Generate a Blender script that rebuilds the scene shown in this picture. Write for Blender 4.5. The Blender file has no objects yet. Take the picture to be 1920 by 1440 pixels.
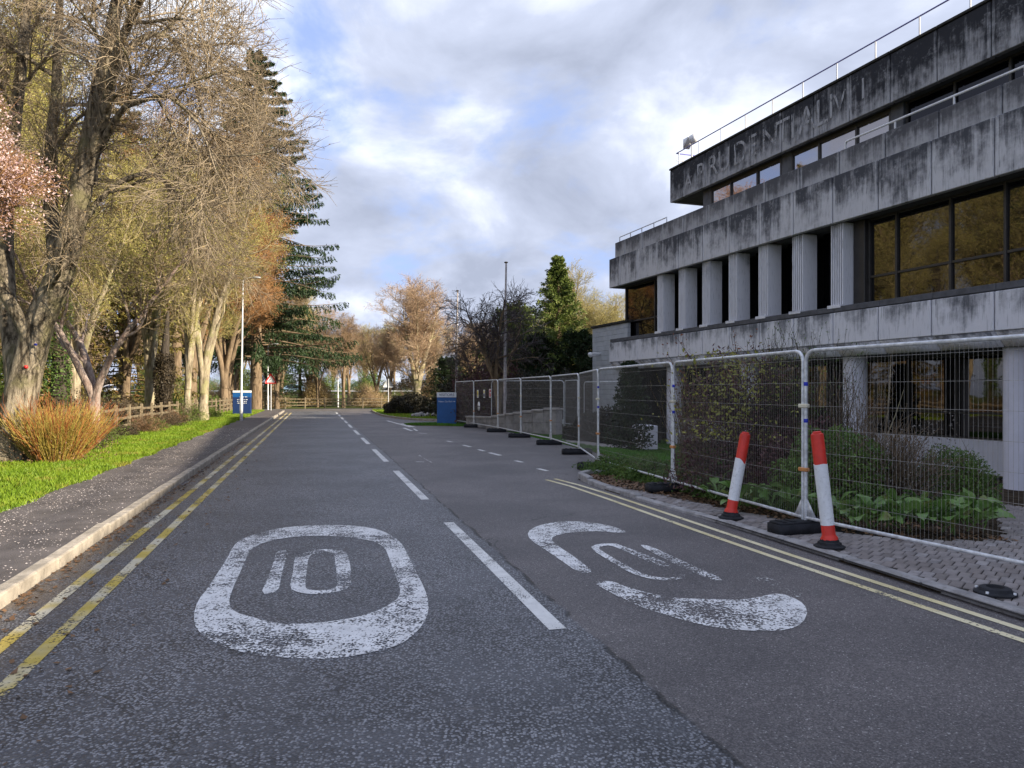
import bpy, bmesh, math, random
import numpy as np
from mathutils import Vector, Matrix

# ---------------------------------------------------------------- camera, sky, sun, exposure
SC = bpy.context.scene
COL = SC.collection
F, HC, HZ = 1387.0, 1.65, 733.0          # focal length in photo pixels, eye height, horizon row
cd = bpy.data.cameras.new('camera'); cam = bpy.data.objects.new('camera', cd); COL.objects.link(cam)
cd.sensor_width = 36.0; cd.lens = 36.0 * F / 1920.0; cd.shift_y = 13.0 / 1920.0
cd.clip_start = 0.05; cd.clip_end = 6000
cam.location = (0, 0, HC); cam.rotation_euler = (math.radians(90), 0, 0)
SC.camera = cam
SUN_EL = math.radians(23.6)
TOSUN = Vector((0.906 * math.cos(SUN_EL), -0.423 * math.cos(SUN_EL), math.sin(SUN_EL)))
sl = bpy.data.lights.new('sun', 'SUN'); sl.energy = 2.75; sl.angle = math.radians(0.5); sl.color = (1.0, 0.87, 0.68)
so = bpy.data.objects.new('sun', sl); COL.objects.link(so); so.location = (60, -30, 60)
so.rotation_euler = (-TOSUN).to_track_quat('-Z', 'Y').to_euler()
SC.view_settings.view_transform = 'Standard'; SC.view_settings.look = 'None'
SC.view_settings.gamma = 1.0; SC.view_settings.use_curve_mapping = False
SC.view_settings.exposure = 1.92
SC.cycles.max_bounces = 5; SC.cycles.diffuse_bounces = 3; SC.cycles.glossy_bounces = 3; SC.cycles.transmission_bounces = 2; SC.cycles.transparent_max_bounces = 10


def N(nt, typ, ins=None, **attrs):
    n = nt.nodes.new(typ)
    for k, v in attrs.items():
        setattr(n, k, v)
    for k, v in (ins or {}).items():
        s = n.inputs[k]
        if isinstance(v, bpy.types.NodeSocket):
            nt.links.new(v, s)
        else:
            if isinstance(v, tuple) and len(v) == 3 and s.type == 'RGBA':
                v = (*v, 1)
            s.default_value = v
    return n


def MATH(nt, op, a, b=0.0, c=0.0, clamp=False):
    return N(nt, 'ShaderNodeMath', {0: a, 1: b, 2: c}, operation=op, use_clamp=clamp).outputs[0]


def MIX(nt, fac, a, b, blend='MIX'):
    n = N(nt, 'ShaderNodeMix', {0: fac, 6: a, 7: b}, data_type='RGBA', blend_type=blend)
    return n.outputs[2]


def SMOOTH(nt, v, lo, hi, a=0.0, b=1.0):
    return N(nt, 'ShaderNodeMapRange', {0: v, 1: lo, 2: hi, 3: a, 4: b}, interpolation_type='SMOOTHSTEP').outputs[0]


def NOISE(nt, vec, scale, detail=4, rough=0.55, dist=0.0, col=False):
    n = N(nt, 'ShaderNodeTexNoise', {'Vector': vec, 'Scale': scale, 'Detail': detail, 'Roughness': rough, 'Distortion': dist})
    return n.outputs['Color' if col else 'Fac']


# world: physical sky with broken cloud all round
world = bpy.data.worlds.new('World'); SC.world = world; world.use_nodes = True
wt = world.node_tree; wt.nodes.clear()
sky = N(wt, 'ShaderNodeTexSky', sky_type='NISHITA')
sky.sun_disc = False; sky.sun_elevation = SUN_EL; sky.sun_rotation = math.radians(115)
sky.air_density = 1.0; sky.dust_density = 1.2; sky.ozone_density = 1.5
dirv = N(wt, 'ShaderNodeTexCoord').outputs['Generated']
sx = N(wt, 'ShaderNodeSeparateXYZ', {0: dirv})
zz = MATH(wt, 'ADD', MATH(wt, 'MAXIMUM', sx.outputs[2], 0.0), 0.42)
cv = N(wt, 'ShaderNodeCombineXYZ', {0: MATH(wt, 'DIVIDE', sx.outputs[0], zz), 1: MATH(wt, 'DIVIDE', sx.outputs[1], zz), 2: 5.1}).outputs[0]
c1 = NOISE(wt, cv, 2.9, 9, 0.55, 0.25)
c2 = NOISE(wt, N(wt, 'ShaderNodeVectorMath', {0: cv, 1: (5.2, 1.3, 8.0)}, operation='ADD').outputs[0], 3.1, 8, 0.55, 0.3)
dens = SMOOTH(wt, c1, 0.36, 0.52)
c3 = NOISE(wt, N(wt, 'ShaderNodeVectorMath', {0: cv, 1: (2.2, 7.3, 1.0)}, operation='ADD').outputs[0], 1.5, 5, 0.5, 0.2)
sh = MATH(wt, 'ADD', MATH(wt, 'MULTIPLY', c2, 0.62), MATH(wt, 'MULTIPLY', c3, 0.38))
shade = N(wt, 'ShaderNodeValToRGB', {0: sh}).outputs[0]
cr_ = shade.node.color_ramp
cr_.elements[0].position = 0.38; cr_.elements[0].color = (0.17, 0.19, 0.245, 1)
cr_.elements[1].position = 0.74; cr_.elements[1].color = (0.56, 0.56, 0.57, 1)
e_ = cr_.elements.new(0.50); e_.color = (0.245, 0.27, 0.34, 1)
e_ = cr_.elements.new(0.60); e_.color = (0.40, 0.42, 0.47, 1)
ccol = MIX(wt, 1.0, shade, (14.0, 14.0, 14.0), 'MULTIPLY')
blue = MIX(wt, 1.0, sky.outputs[0], (0.62, 0.62, 0.72), 'MULTIPLY')
blue = MIX(wt, 0.6, blue, (3.0, 3.9, 6.6))
scol = MIX(wt, dens, blue, ccol)
bg = N(wt, 'ShaderNodeBackground', {0: scol, 1: 0.054})
wo = N(wt, 'ShaderNodeOutputWorld', {0: bg.outputs[0]})

# ---------------------------------------------------------------- frames of reference
UR = (-0.2584, 0.966); NR = (0.966, 0.2584)      # along / across the road
WF = (-0.327, 0.945); NF = (0.945, 0.327)        # along / into the office front


def R(u, n, z=0.0):
    return Vector((u * UR[0] + n * NR[0], u * UR[1] + n * NR[1], z))


def G(x, y, z=0.0):                              # photo pixel to a point on the ground at height z
    d = F * (HC - z) / (y - HZ)
    return Vector(((x - 960) / F * d, d, z))


def W(x, y, d):                                  # photo pixel to a point at distance d
    return Vector(((x - 960) / F * d, d, HC - (y - HZ) / F * d))


def smooth(a, b, t):
    t = np.clip((t - a) / (b - a), 0, 1)
    return t * t * (3 - 2 * t)


def gz(X, Y):                                    # lie of the land away from the road
    c = X * NF[0] + Y * NF[1]; s = X * WF[0] + Y * WF[1]
    dip = smooth(8.0, 13.0, c) * (1 - smooth(30, 40, s)) * -0.43
    return dip + smooth(86, 103, Y) * 1.15


# ---------------------------------------------------------------- mesh helpers
def npmesh(name, v, faces, smooth_shade=False):
    """faces: list of int arrays (M,k)"""
    me = bpy.data.meshes.new(name)
    v = np.asarray(v, dtype=np.float32).reshape(-1, 3)
    if not isinstance(faces, (list, tuple)):
        faces = [faces]
    faces = [np.asarray(f, dtype=np.int32) for f in faces if len(f)]
    me.vertices.add(len(v)); me.vertices.foreach_set('co', v.ravel())
    idx = np.concatenate([f.ravel() for f in faces])
    tot = np.concatenate([np.full(len(f), f.shape[1], dtype=np.int32) for f in faces])
    st = np.concatenate([[0], np.cumsum(tot)[:-1]]).astype(np.int32)
    me.loops.add(len(idx)); me.loops.foreach_set('vertex_index', idx)
    me.polygons.add(len(tot)); me.polygons.foreach_set('loop_start', st); me.polygons.foreach_set('loop_total', tot)
    if smooth_shade:
        me.polygons.foreach_set('use_smooth', np.ones(len(tot), dtype=bool))
    me.update(calc_edges=True)
    return me


class MB:
    """collects shapes for one mesh"""
    def __init__(s):
        s.v = []; s.f3 = []; s.f4 = []; s.n = 0; s.poly = []

    def add(s, v, f):
        v = np.asarray(v, float).reshape(-1, 3); f = np.asarray(f, int)
        s.v.append(v)
        (s.f3 if f.shape[1] == 3 else s.f4).append(f + s.n)
        s.n += len(v)
        return s

    def box(s, x0, x1, y0, y1, z0, z1):
        v = [(x, y, z) for x in (x0, x1) for y in (y0, y1) for z in (z0, z1)]
        s.add(v, [(0, 1, 3, 2), (4, 6, 7, 5), (0, 4, 5, 1), (2, 3, 7, 6), (0, 2, 6, 4), (1, 5, 7, 3)])
        return s

    def sweep(s, pts, r, sides=8, caps=True):
        P = np.asarray(pts, float); K = len(P)
        r = np.broadcast_to(np.asarray(r, float), (K,))
        T = np.gradient(P, axis=0); T /= np.linalg.norm(T, axis=1)[:, None] + 1e-9
        a = np.array([0.0, 0, 1]) if abs(T[0][2]) < 0.9 else np.array([1.0, 0, 0])
        A = np.zeros_like(P)
        for i in range(K):
            a = a - T[i] * np.dot(a, T[i]); a /= np.linalg.norm(a) + 1e-9; A[i] = a
        B = np.cross(T, A)
        th = np.arange(sides) * 2 * math.pi / sides
        ring = P[:, None] + r[:, None, None] * (np.cos(th)[None, :, None] * A[:, None] + np.sin(th)[None, :, None] * B[:, None])
        i = np.arange(K - 1)[:, None] * sides; j = np.arange(sides)[None]; j2 = (j + 1) % sides
        f = np.stack([i + j, i + j2, i + sides + j2, i + sides + j], -1).reshape(-1, 4)
        s.add(ring.reshape(-1, 3), f)
        if caps:
            for k in (0, K - 1):
                vv = np.vstack([ring[k], P[k]]); o = np.arange(sides)
                s.add(vv, np.stack([o, (o + 1) % sides, np.full(sides, sides)], -1))
        return s

    def lathe(s, prof, sides=24, origin=(0, 0, 0), flat=1.0):
        prof = np.asarray(prof, float); K = len(prof)
        th = np.arange(sides) * 2 * math.pi / sides
        ring = np.stack([prof[:, 0][:, None] * np.cos(th), prof[:, 0][:, None] * np.sin(th) * flat, np.repeat(prof[:, 1][:, None], sides, 1)], -1) + np.asarray(origin)
        i = np.arange(K - 1)[:, None] * sides; j = np.arange(sides)[None]; j2 = (j + 1) % sides
        f = np.stack([i + j, i + j2, i + sides + j2, i + sides + j], -1).reshape(-1, 4)
        s.add(ring.reshape(-1, 3), f)
        return s

    def prism(s, poly, z0, z1):
        """poly: list of (x,y) in order; extruded in z, ngon caps"""
        n = len(poly); b = s.n
        v = [(x, y, z0) for x, y in poly] + [(x, y, z1) for x, y in poly]
        s.add(v, [(i, (i + 1) % n, n + (i + 1) % n, n + i) for i in range(n)])
        s.poly.append([b + i for i in range(n)][::-1]); s.poly.append([b + n + i for i in range(n)])
        return s

    def mesh(s, name, sm=False):
        fs = []
        if s.f4: fs.append(np.vstack(s.f4))
        if s.f3: fs.append(np.vstack(s.f3))
        fs += [np.array([p]) for p in s.poly]
        return npmesh(name, np.vstack(s.v), fs, sm)


def auto_smooth(me, ang=40):
    me.polygons.foreach_set('use_smooth', np.ones(len(me.polygons), dtype=bool))
    bm = bmesh.new(); bm.from_mesh(me)
    for e in bm.edges:
        if len(e.link_faces) == 2 and e.calc_face_angle(0) > math.radians(ang):
            e.smooth = False
    bm.to_mesh(me); bm.free()
    return me


def obj(name, me, m=None, parent=None, loc=None, rot=None, kind=None, label=None, cat=None, group=None):
    o = bpy.data.objects.new(name, me); COL.objects.link(o)
    if m is not None:
        if len(me.materials) == 0:
            me.materials.append(m)
        elif me.materials[0] is not m:
            o.material_slots[0].link = 'OBJECT'; o.material_slots[0].material = m
    if parent is not None: o.parent = parent
    if loc is not None: o.location = loc
    if rot is not None: o.rotation_euler = rot
    tag(o, label, cat, group, kind)
    return o


def tag(o, label=None, cat=None, group=None, kind=None):
    if label: o['label'] = label
    if cat: o['category'] = cat
    if group: o['group'] = group
    if kind: o['kind'] = kind


def thing(name, loc, rz=0.0, label=None, cat=None, group=None, scale=None):
    o = bpy.data.objects.new(name, None); COL.objects.link(o); o.empty_display_size = 0.2
    o.location = loc; o.rotation_euler = (0, 0, rz)
    if scale is not None: o.scale = (scale,) * 3 if not hasattr(scale, '__len__') else scale
    tag(o, label, cat, group)
    return o


_bev = {}


def bevbox(dx, dy, dz, b=0.012, seg=1):
    """chamfered box centred on its origin, shared between equal sizes"""
    key = (round(dx, 3), round(dy, 3), round(dz, 3), b, seg)
    if key not in _bev:
        bm = bmesh.new(); bmesh.ops.create_cube(bm, size=1)
        bmesh.ops.scale(bm, vec=(dx, dy, dz), verts=bm.verts)
        bmesh.ops.bevel(bm, geom=list(bm.edges), offset=min(b, dx * .3, dy * .3, dz * .3), segments=seg, affect='EDGES', profile=0.5)
        me = bpy.data.meshes.new('block'); bm.to_mesh(me); bm.free(); _bev[key] = me
    return _bev[key]


def sheet(name, pts, z, m, parent=None, kind='structure', label=None):
    """flat polygon from plan points"""
    v = [(p[0], p[1], z) for p in pts]
    me = npmesh(name, v, [np.array([list(range(len(v)))])])
    return obj(name, me, m, parent, kind=kind if parent is None else None)


def earcut(name, outer, inner=None, z=0.0):
    """flat polygon, optionally with a hole (same winding start), from plan points"""
    from mathutils.geometry import tessellate_polygon
    loops = [[Vector((p[0], p[1], 0)) for p in outer]]
    if inner: loops.append([Vector((p[0], p[1], 0)) for p in inner])
    tris = tessellate_polygon(loops)
    v = [(p.x, p.y, z) for l in loops for p in l]
    tri = []
    for t in tris:
        a, b, c = (Vector(v[i]) for i in t)
        tri.append(t if (b - a).cross(c - a).z > 0 else (t[0], t[2], t[1]))
    return npmesh(name, v, [np.array(tri)])


_fonts = {}


def textmesh(body, size, extrude=0.003):
    cu = bpy.data.curves.new('text', 'FONT'); cu.body = body; cu.size = size; cu.extrude = extrude
    cu.align_x = 'CENTER'; cu.align_y = 'CENTER'
    o = bpy.data.objects.new('tmp', cu); COL.objects.link(o)
    dg = bpy.context.evaluated_depsgraph_get(); dg.update()
    me = bpy.data.meshes.new_from_object(o.evaluated_get(dg))
    bpy.data.objects.remove(o); bpy.data.curves.remove(cu)
    return me


# ---------------------------------------------------------------- materials
def newmat(name):
    m = bpy.data.materials.new(name); m.use_nodes = True
    nt = m.node_tree; nt.nodes.clear()
    out = N(nt, 'ShaderNodeOutputMaterial')
    return m, nt, out


def POS(nt):
    return N(nt, 'ShaderNodeNewGeometry').outputs['Position']


def OBJC(nt):
    return N(nt, 'ShaderNodeTexCoord').outputs['Object']


def BUMP(nt, h, strength=0.3, dist=0.01):
    return N(nt, 'ShaderNodeBump', {'Height': h, 'Strength': strength, 'Distance': dist}).outputs[0]


def BSDF(nt, out, col, rough=0.7, spec=0.4, metal=0.0, normal=None, **kw):
    ins = {'Base Color': col, 'Roughness': rough, 'Metallic': metal, 'Specular IOR Level': spec}
    if normal is not None: ins['Normal'] = normal
    ins.update(kw)
    b = N(nt, 'ShaderNodeBsdfPrincipled', ins)
    nt.links.new(b.outputs[0], out.inputs[0])
    return b


def scale3(c, k):
    return (c[0] * k, c[1] * k, c[2] * k)


def simple(name, col, rough=0.6, spec=0.4, metal=0.0, var=0.18, sc=4.0, bump=0.0, bsc=40.0, dirt=0.0):
    m, nt, out = newmat(name)
    p = POS(nt)
    n = NOISE(nt, p, sc, 5, 0.6)
    c = MIX(nt, SMOOTH(nt, n, 0.3, 0.7), scale3(col, 1 - var), scale3(col, 1 + var))
    if dirt > 0:
        d = SMOOTH(nt, NOISE(nt, p, sc * 2.7, 6, 0.7), 0.5, 0.72)
        c = MIX(nt, MATH(nt, 'MULTIPLY', d, dirt), c, scale3((0.1, 0.09, 0.08), 1))
    nn = None
    if bump > 0:
        nn = BUMP(nt, NOISE(nt, p, bsc, 4, 0.6), bump, 0.01)
    r = MATH(nt, 'ADD', rough - 0.06, MATH(nt, 'MULTIPLY', n, 0.12))
    BSDF(nt, out, c, r, spec, metal, nn)
    return m


def leafmat(name, ca, cb, trans=0.35, cc=None, rough=0.55, spec=0.3, clump=0.7):
    m, nt, out = newmat(name)
    isl = N(nt, 'ShaderNodeNewGeometry').outputs['Random Per Island']
    p = POS(nt)
    n = SMOOTH(nt, NOISE(nt, p, clump, 3, 0.5), 0.35, 0.65)
    f = MATH(nt, 'ADD', MATH(nt, 'MULTIPLY', isl, 0.6), MATH(nt, 'MULTIPLY', n, 0.4))
    c = MIX(nt, f, ca, cb)
    if cc is not None:
        c = MIX(nt, SMOOTH(nt, NOISE(nt, p, clump * 1.7, 2, 0.5), 0.55, 0.7), c, cc)
    b = BSDF(nt, out, c, rough, spec)
    t = N(nt, 'ShaderNodeBsdfTranslucent', {0: c})
    mx = N(nt, 'ShaderNodeMixShader', {0: trans, 1: b.outputs[0], 2: t.outputs[0]})
    nt.links.new(mx.outputs[0], out.inputs[0])
    return m


def barkmat(name, ca, cb, sc=6.0, lichen=None):
    m, nt, out = newmat(name)
    p = POS(nt)
    st = N(nt, 'ShaderNodeMapping', {0: p, 3: (1, 1, 0.22)}).outputs[0]
    n = NOISE(nt, st, sc, 6, 0.65)
    c = MIX(nt, SMOOTH(nt, n, 0.35, 0.65), ca, cb)
    if lichen is not None:
        c = MIX(nt, SMOOTH(nt, NOISE(nt, p, 1.3, 4, 0.6), 0.5, 0.68), c, lichen)
    BSDF(nt, out, c, 0.85, 0.2, 0, BUMP(nt, NOISE(nt, st, sc * 2.5, 6, 0.75), 1.0, 0.05))
    return m


def asphalt_mat():
    m, nt, out = newmat('asphalt')
    p = POS(nt)
    d = N(nt, 'ShaderNodeVectorMath', {0: p, 1: (NR[0], NR[1], 0)}, operation='DOT_PRODUCT').outputs['Value']
    big = NOISE(nt, p, 0.55, 5, 0.6)
    wob = MATH(nt, 'MULTIPLY', MATH(nt, 'SUBTRACT', NOISE(nt, p, 2.2, 4, 0.6), 0.5), 0.12)
    dn = MATH(nt, 'ADD', d, wob)
    right = SMOOTH(nt, dn, 1.80, 1.83)
    # stone chips
    vor = N(nt, 'ShaderNodeTexVoronoi', {'Vector': p, 'Scale': 60.0, 'Randomness': 1.0})
    vr = N(nt, 'ShaderNodeSeparateColor', {0: vor.outputs['Color']}).outputs[0]
    vd = vor.outputs['Distance']
    clus = SMOOTH(nt, NOISE(nt, p, 1.3, 5, 0.65), 0.36, 0.60)
    chip = MATH(nt, 'MULTIPLY', SMOOTH(nt, MATH(nt, 'ADD', vr, MATH(nt, 'MULTIPLY', MATH(nt, 'SUBTRACT', clus, 0.5), 0.5)), 0.36, 0.52), SMOOTH(nt, vd, 0.52, 0.40))
    mtx = MIX(nt, NOISE(nt, p, 60, 3, 0.6), (0.078, 0.082, 0.094), (0.135, 0.140, 0.155))
    left = MIX(nt, MATH(nt, 'MULTIPLY', SMOOTH(nt, vd, 0.40, 0.60), MATH(nt, 'ADD', 0.35, MATH(nt, 'MULTIPLY', clus, 0.5))), mtx, (0.024, 0.024, 0.027))
    left = MIX(nt, chip, left, MIX(nt, vr, (0.13, 0.137, 0.155), (0.31, 0.32, 0.345)))
    v2 = N(nt, 'ShaderNodeTexVoronoi', {'Vector': p, 'Scale': 130.0, 'Randomness': 1.0})
    v2r = N(nt, 'ShaderNodeSeparateColor', {0: v2.outputs['Color']}).outputs[0]
    rgt = MIX(nt, SMOOTH(nt, v2r, 0.25, 1.0), (0.068, 0.062, 0.064), (0.165, 0.152, 0.152))
    rgt = MIX(nt, SMOOTH(nt, v2r, 0.962, 0.995), rgt, (0.36, 0.35, 0.345))
    c = MIX(nt, right, left, rgt)
    c = MIX(nt, 1.0, c, MIX(nt, SMOOTH(nt, big, 0.3, 0.7), (0.74, 0.74, 0.75), (1.24, 1.22, 1.2)), 'MULTIPLY')
    # silt and leaf stain along the left gutter
    g = MATH(nt, 'MULTIPLY', SMOOTH(nt, dn, -1.45, -2.1), SMOOTH(nt, NOISE(nt, p, 1.6, 5, 0.65), 0.30, 0.6))
    c = MIX(nt, MATH(nt, 'MULTIPLY', g, 0.75), c, (0.125, 0.098, 0.074))
    # pale scuffs
    sc = SMOOTH(nt, NOISE(nt, N(nt, 'ShaderNodeMapping', {0: p, 3: (1.0, 2.4, 1)}).outputs[0], 1.7, 6, 0.68), 0.60, 0.78)
    c = MIX(nt, MATH(nt, 'MULTIPLY', sc, 0.38), c, (0.24, 0.215, 0.195))
    # open seam between the two tarmac lays
    seam = MATH(nt, 'SUBTRACT', 1.0, SMOOTH(nt, MATH(nt, 'ABSOLUTE', MATH(nt, 'SUBTRACT', dn, 1.815)), 0.006, 0.026))
    seam = MATH(nt, 'MULTIPLY', seam, SMOOTH(nt, NOISE(nt, p, 3.1, 3, 0.5), 0.4, 0.55))
    c = MIX(nt, MATH(nt, 'MULTIPLY', seam, 0.9), c, (0.012, 0.012, 0.012))
    crk = N(nt, 'ShaderNodeTexVoronoi', {'Vector': N(nt, 'ShaderNodeVectorMath', {0: p, 1: N(nt, 'ShaderNodeVectorMath', {0: NOISE(nt, p, 1.1, 4, 0.6, col=True), 1: (0.9, 0.9, 0.9)}, operation='MULTIPLY').outputs[0]}, operation='ADD').outputs[0], 'Scale': 0.32}, feature='DISTANCE_TO_EDGE').outputs['Distance']
    crk = MATH(nt, 'MULTIPLY', MATH(nt, 'SUBTRACT', 1.0, SMOOTH(nt, crk, 0.001, 0.0045)), SMOOTH(nt, NOISE(nt, p, 0.8, 2, 0.5), 0.52, 0.6))
    c = MIX(nt, MATH(nt, 'MULTIPLY', crk, 0.7), c, (0.018, 0.018, 0.018))
    hl = MATH(nt, 'MULTIPLY', MATH(nt, 'SUBTRACT', 1.0, vd), MATH(nt, 'SUBTRACT', 1.0, MATH(nt, 'MULTIPLY', right, 0.45)))
    h = MATH(nt, 'SUBTRACT', hl, MATH(nt, 'MULTIPLY', seam, 1.5))
    nn = BUMP(nt, h, 0.85, 0.009)
    BSDF(nt, out, c, MATH(nt, 'ADD', 0.50, MATH(nt, 'MULTIPLY', right, 0.1)), 0.5, 0, nn)
    return m


def paint_mat(name, col, wear=0.5, fine=62.0, col2=None, big=1.4):
    """worn road paint: broken by the stone texture below"""
    m, nt, out = newmat(name)
    p = POS(nt)
    st = N(nt, 'ShaderNodeMapping', {0: p, 3: (1.0, 0.75, 1)}).outputs[0]
    n1 = NOISE(nt, st, fine, 3, 0.6)
    n2 = NOISE(nt, p, big, 5, 0.6)
    n3 = NOISE(nt, p, 9.0, 4, 0.6)
    k = MATH(nt, 'ADD', MATH(nt, 'MULTIPLY', n1, 0.55), MATH(nt, 'ADD', MATH(nt, 'MULTIPLY', n2, 0.5), MATH(nt, 'MULTIPLY', n3, 0.25)))
    a = SMOOTH(nt, k, 0.50 + wear * 0.16, 0.55 + wear * 0.16)
    c = MIX(nt, SMOOTH(nt, NOISE(nt, p, 5.0, 5, 0.65), 0.3, 0.7), scale3(col, 0.78), col)
    if col2 is not None:
        c = MIX(nt, SMOOTH(nt, NOISE(nt, p, 0.9, 4, 0.6), 0.42, 0.58), c, col2)
    b = BSDF(nt, out, c, 0.7, 0.3, 0, BUMP(nt, n1, 0.5, 0.004))
    t = N(nt, 'ShaderNodeBsdfTransparent')
    mx = N(nt, 'ShaderNodeMixShader', {0: a, 1: t.outputs[0], 2: b.outputs[0]})
    nt.links.new(mx.outputs[0], out.inputs[0])
    return m


def concrete_mat(name, base, dark, amount, streak=1.0):
    """weathered precast concrete: algae and soot running down from the top of each panel"""
    m, nt, out = newmat(name)
    p = POS(nt)
    rot = N(nt, 'ShaderNodeVectorRotate', {0: p, 3: math.radians(70.9)}, rotation_type='Z_AXIS').outputs[0]
    gen = N(nt, 'ShaderNodeTexCoord').outputs['Generated']
    gzv = N(nt, 'ShaderNodeSeparateXYZ', {0: gen}).outputs[2]
    rnd = N(nt, 'ShaderNodeObjectInfo').outputs['Random']
    st = N(nt, 'ShaderNodeMapping', {0: rot, 3: (1, 1, 0.10)}).outputs[0]
    s1 = NOISE(nt, st, 4.5, 5, 0.65)
    s2 = NOISE(nt, rot, 1.5, 7, 0.68)
    s3 = NOISE(nt, st, 17.0, 3, 0.6)
    cen = lambda v, w_: MATH(nt, 'MULTIPLY', MATH(nt, 'SUBTRACT', v, 0.5), w_)
    k = MATH(nt, 'ADD', cen(s1, 0.8 * streak), cen(s2, 1.25))
    k = MATH(nt, 'ADD', k, cen(s3, 0.38))
    k = MATH(nt, 'ADD', k, cen(gzv, 0.52))
    k = MATH(nt, 'ADD', k, cen(rnd, 0.16))
    gxv = N(nt, 'ShaderNodeSeparateXYZ', {0: gen}).outputs[0]
    edge = MATH(nt, 'MULTIPLY', MATH(nt, 'GREATER_THAN', MATH(nt, 'ABSOLUTE', MATH(nt, 'SUBTRACT', MATH(nt, 'ADD', gxv, cen(s1, 0.06)), 0.5)), 0.445), -0.16)
    k = MATH(nt, 'ADD', k, MATH(nt, 'ADD', edge, amount))
    f = SMOOTH(nt, k, -0.30, 0.27)
    c = MIX(nt, f, base, dark)
    c = MIX(nt, MATH(nt, 'MULTIPLY', SMOOTH(nt, NOISE(nt, rot, 5.0, 6, 0.7), 0.55, 0.72), 0.4), c, scale3(base, 1.1))
    c = MIX(nt, MATH(nt, 'MULTIPLY', SMOOTH(nt, NOISE(nt, st, 34.0, 3, 0.5), 0.56, 0.68), 0.28), c, scale3(dark, 1.0))
    BSDF(nt, out, c, 0.85, 0.25, 0, BUMP(nt, NOISE(nt, rot, 60, 5, 0.7), 0.35, 0.01))
    return m


def glass_mat(name, refl, tint, rough=0.02, wav=0.0015):
    m, nt, out = newmat(name)
    p = POS(nt)
    nn = BUMP(nt, NOISE(nt, p, 0.8, 2, 0.5), 0.3, wav * 8)
    g = N(nt, 'ShaderNodeBsdfGlossy', {0: refl, 1: rough, 'Normal': nn})
    d = N(nt, 'ShaderNodeBsdfDiffuse', {0: tint})
    fr = N(nt, 'ShaderNodeFresnel', {0: 1.75, 'Normal': nn})
    f = MATH(nt, 'ADD', MATH(nt, 'MULTIPLY', fr.outputs[0], 0.75), 0.30, clamp=True)
    mx = N(nt, 'ShaderNodeMixShader', {0: f, 1: d.outputs[0], 2: g.outputs[0]})
    nt.links.new(mx.outputs[0], out.inputs[0])
    return m


def soil_mat():
    m, nt, out = newmat('soil')
    p = POS(nt)
    n = NOISE(nt, p, 6, 8, 0.7)
    c = MIX(nt, SMOOTH(nt, n, 0.3, 0.7), (0.025, 0.018, 0.012), (0.10, 0.075, 0.05))
    BSDF(nt, out, c, 0.95, 0.1, 0, BUMP(nt, NOISE(nt, p, 22, 6, 0.7), 1.0, 0.04))
    return m


def ground_mat():
    m, nt, out = newmat('meadow')
    p = POS(nt)
    n = NOISE(nt, p, 0.35, 7, 0.65)
    c = MIX(nt, SMOOTH(nt, n, 0.35, 0.65), (0.055, 0.075, 0.018), (0.105, 0.125, 0.030))
    c = MIX(nt, SMOOTH(nt, NOISE(nt, p, 1.1, 6, 0.7), 0.52, 0.68), c, (0.12, 0.095, 0.05))
    BSDF(nt, out, c, 0.95, 0.1, 0, BUMP(nt, NOISE(nt, p, 9, 6, 0.7), 0.8, 0.06))
    return m


M = {}
M['asphalt'] = asphalt_mat()
M['tar2'] = simple('footway_tarmac', (0.11, 0.098, 0.095), 0.75, 0.35, var=0.25, sc=2.0, bump=0.8, bsc=90, dirt=0.25)
M['farroad'] = simple('pale_tarmac', (0.13, 0.12, 0.115), 0.8, 0.3, var=0.2, sc=0.8, bump=0.3, bsc=60)
M['white_paint'] = paint_mat('white_road_paint', (0.78, 0.78, 0.76), 0.25)
M['white_worn'] = paint_mat('worn_white_paint', (0.82, 0.82, 0.82), 0.66, 56.0, big=1.1)
M['white_thin'] = paint_mat('thin_white_paint', (0.76, 0.76, 0.75), 1.1, 44.0)
M['yellow_l'] = paint_mat('yellow_paint_weathered', (0.58, 0.44, 0.10), 0.42, 45.0, (0.60, 0.55, 0.42))
M['yellow_r'] = paint_mat('yellow_paint_pale', (0.72, 0.63, 0.36), 0.12, 45.0, (0.74, 0.67, 0.45))
M['kerb'] = simple('kerb_concrete', (0.36, 0.32, 0.265), 0.9, 0.2, var=0.25, sc=5, bump=0.5, bsc=70, dirt=0.5)
M['kerb_r'] = simple('kerb_granite', (0.33, 0.32, 0.32), 0.9, 0.2, var=0.25, sc=5, bump=0.5, bsc=70, dirt=0.5)
M['sand'] = simple('jointing_sand', (0.035, 0.032, 0.03), 0.95, 0.1, var=0.3, sc=6, bump=0.5, bsc=80)
M['paver'] = simple('block_paver', (0.26, 0.235, 0.228), 0.85, 0.3, var=0.22, sc=3.1, bump=0.5, bsc=90, dirt=0.3)
M['paver2'] = simple('block_paver_brown', (0.225, 0.20, 0.19), 0.85, 0.3, var=0.22, sc=2.3, bump=0.5, bsc=90, dirt=0.3)
M['paver3'] = simple('block_paver_grey', (0.285, 0.265, 0.262), 0.85, 0.3, var=0.3, sc=4.0, bump=0.5, bsc=90, dirt=0.3)
M['path'] = simple('path_concrete', (0.30, 0.28, 0.27), 0.9, 0.2, var=0.15, sc=2, bump=0.3, bsc=60)
M['soil'] = soil_mat()
M['ground'] = ground_mat()
M['grass'] = leafmat('grass_blades', (0.13, 0.24, 0.015), (0.26, 0.36, 0.03), 0.4, (0.30, 0.30, 0.05), clump=0.9)
M['grass_dk'] = leafmat('lawn_blades', (0.06, 0.17, 0.02), (0.11, 0.26, 0.03), 0.35, clump=0.9)
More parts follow.
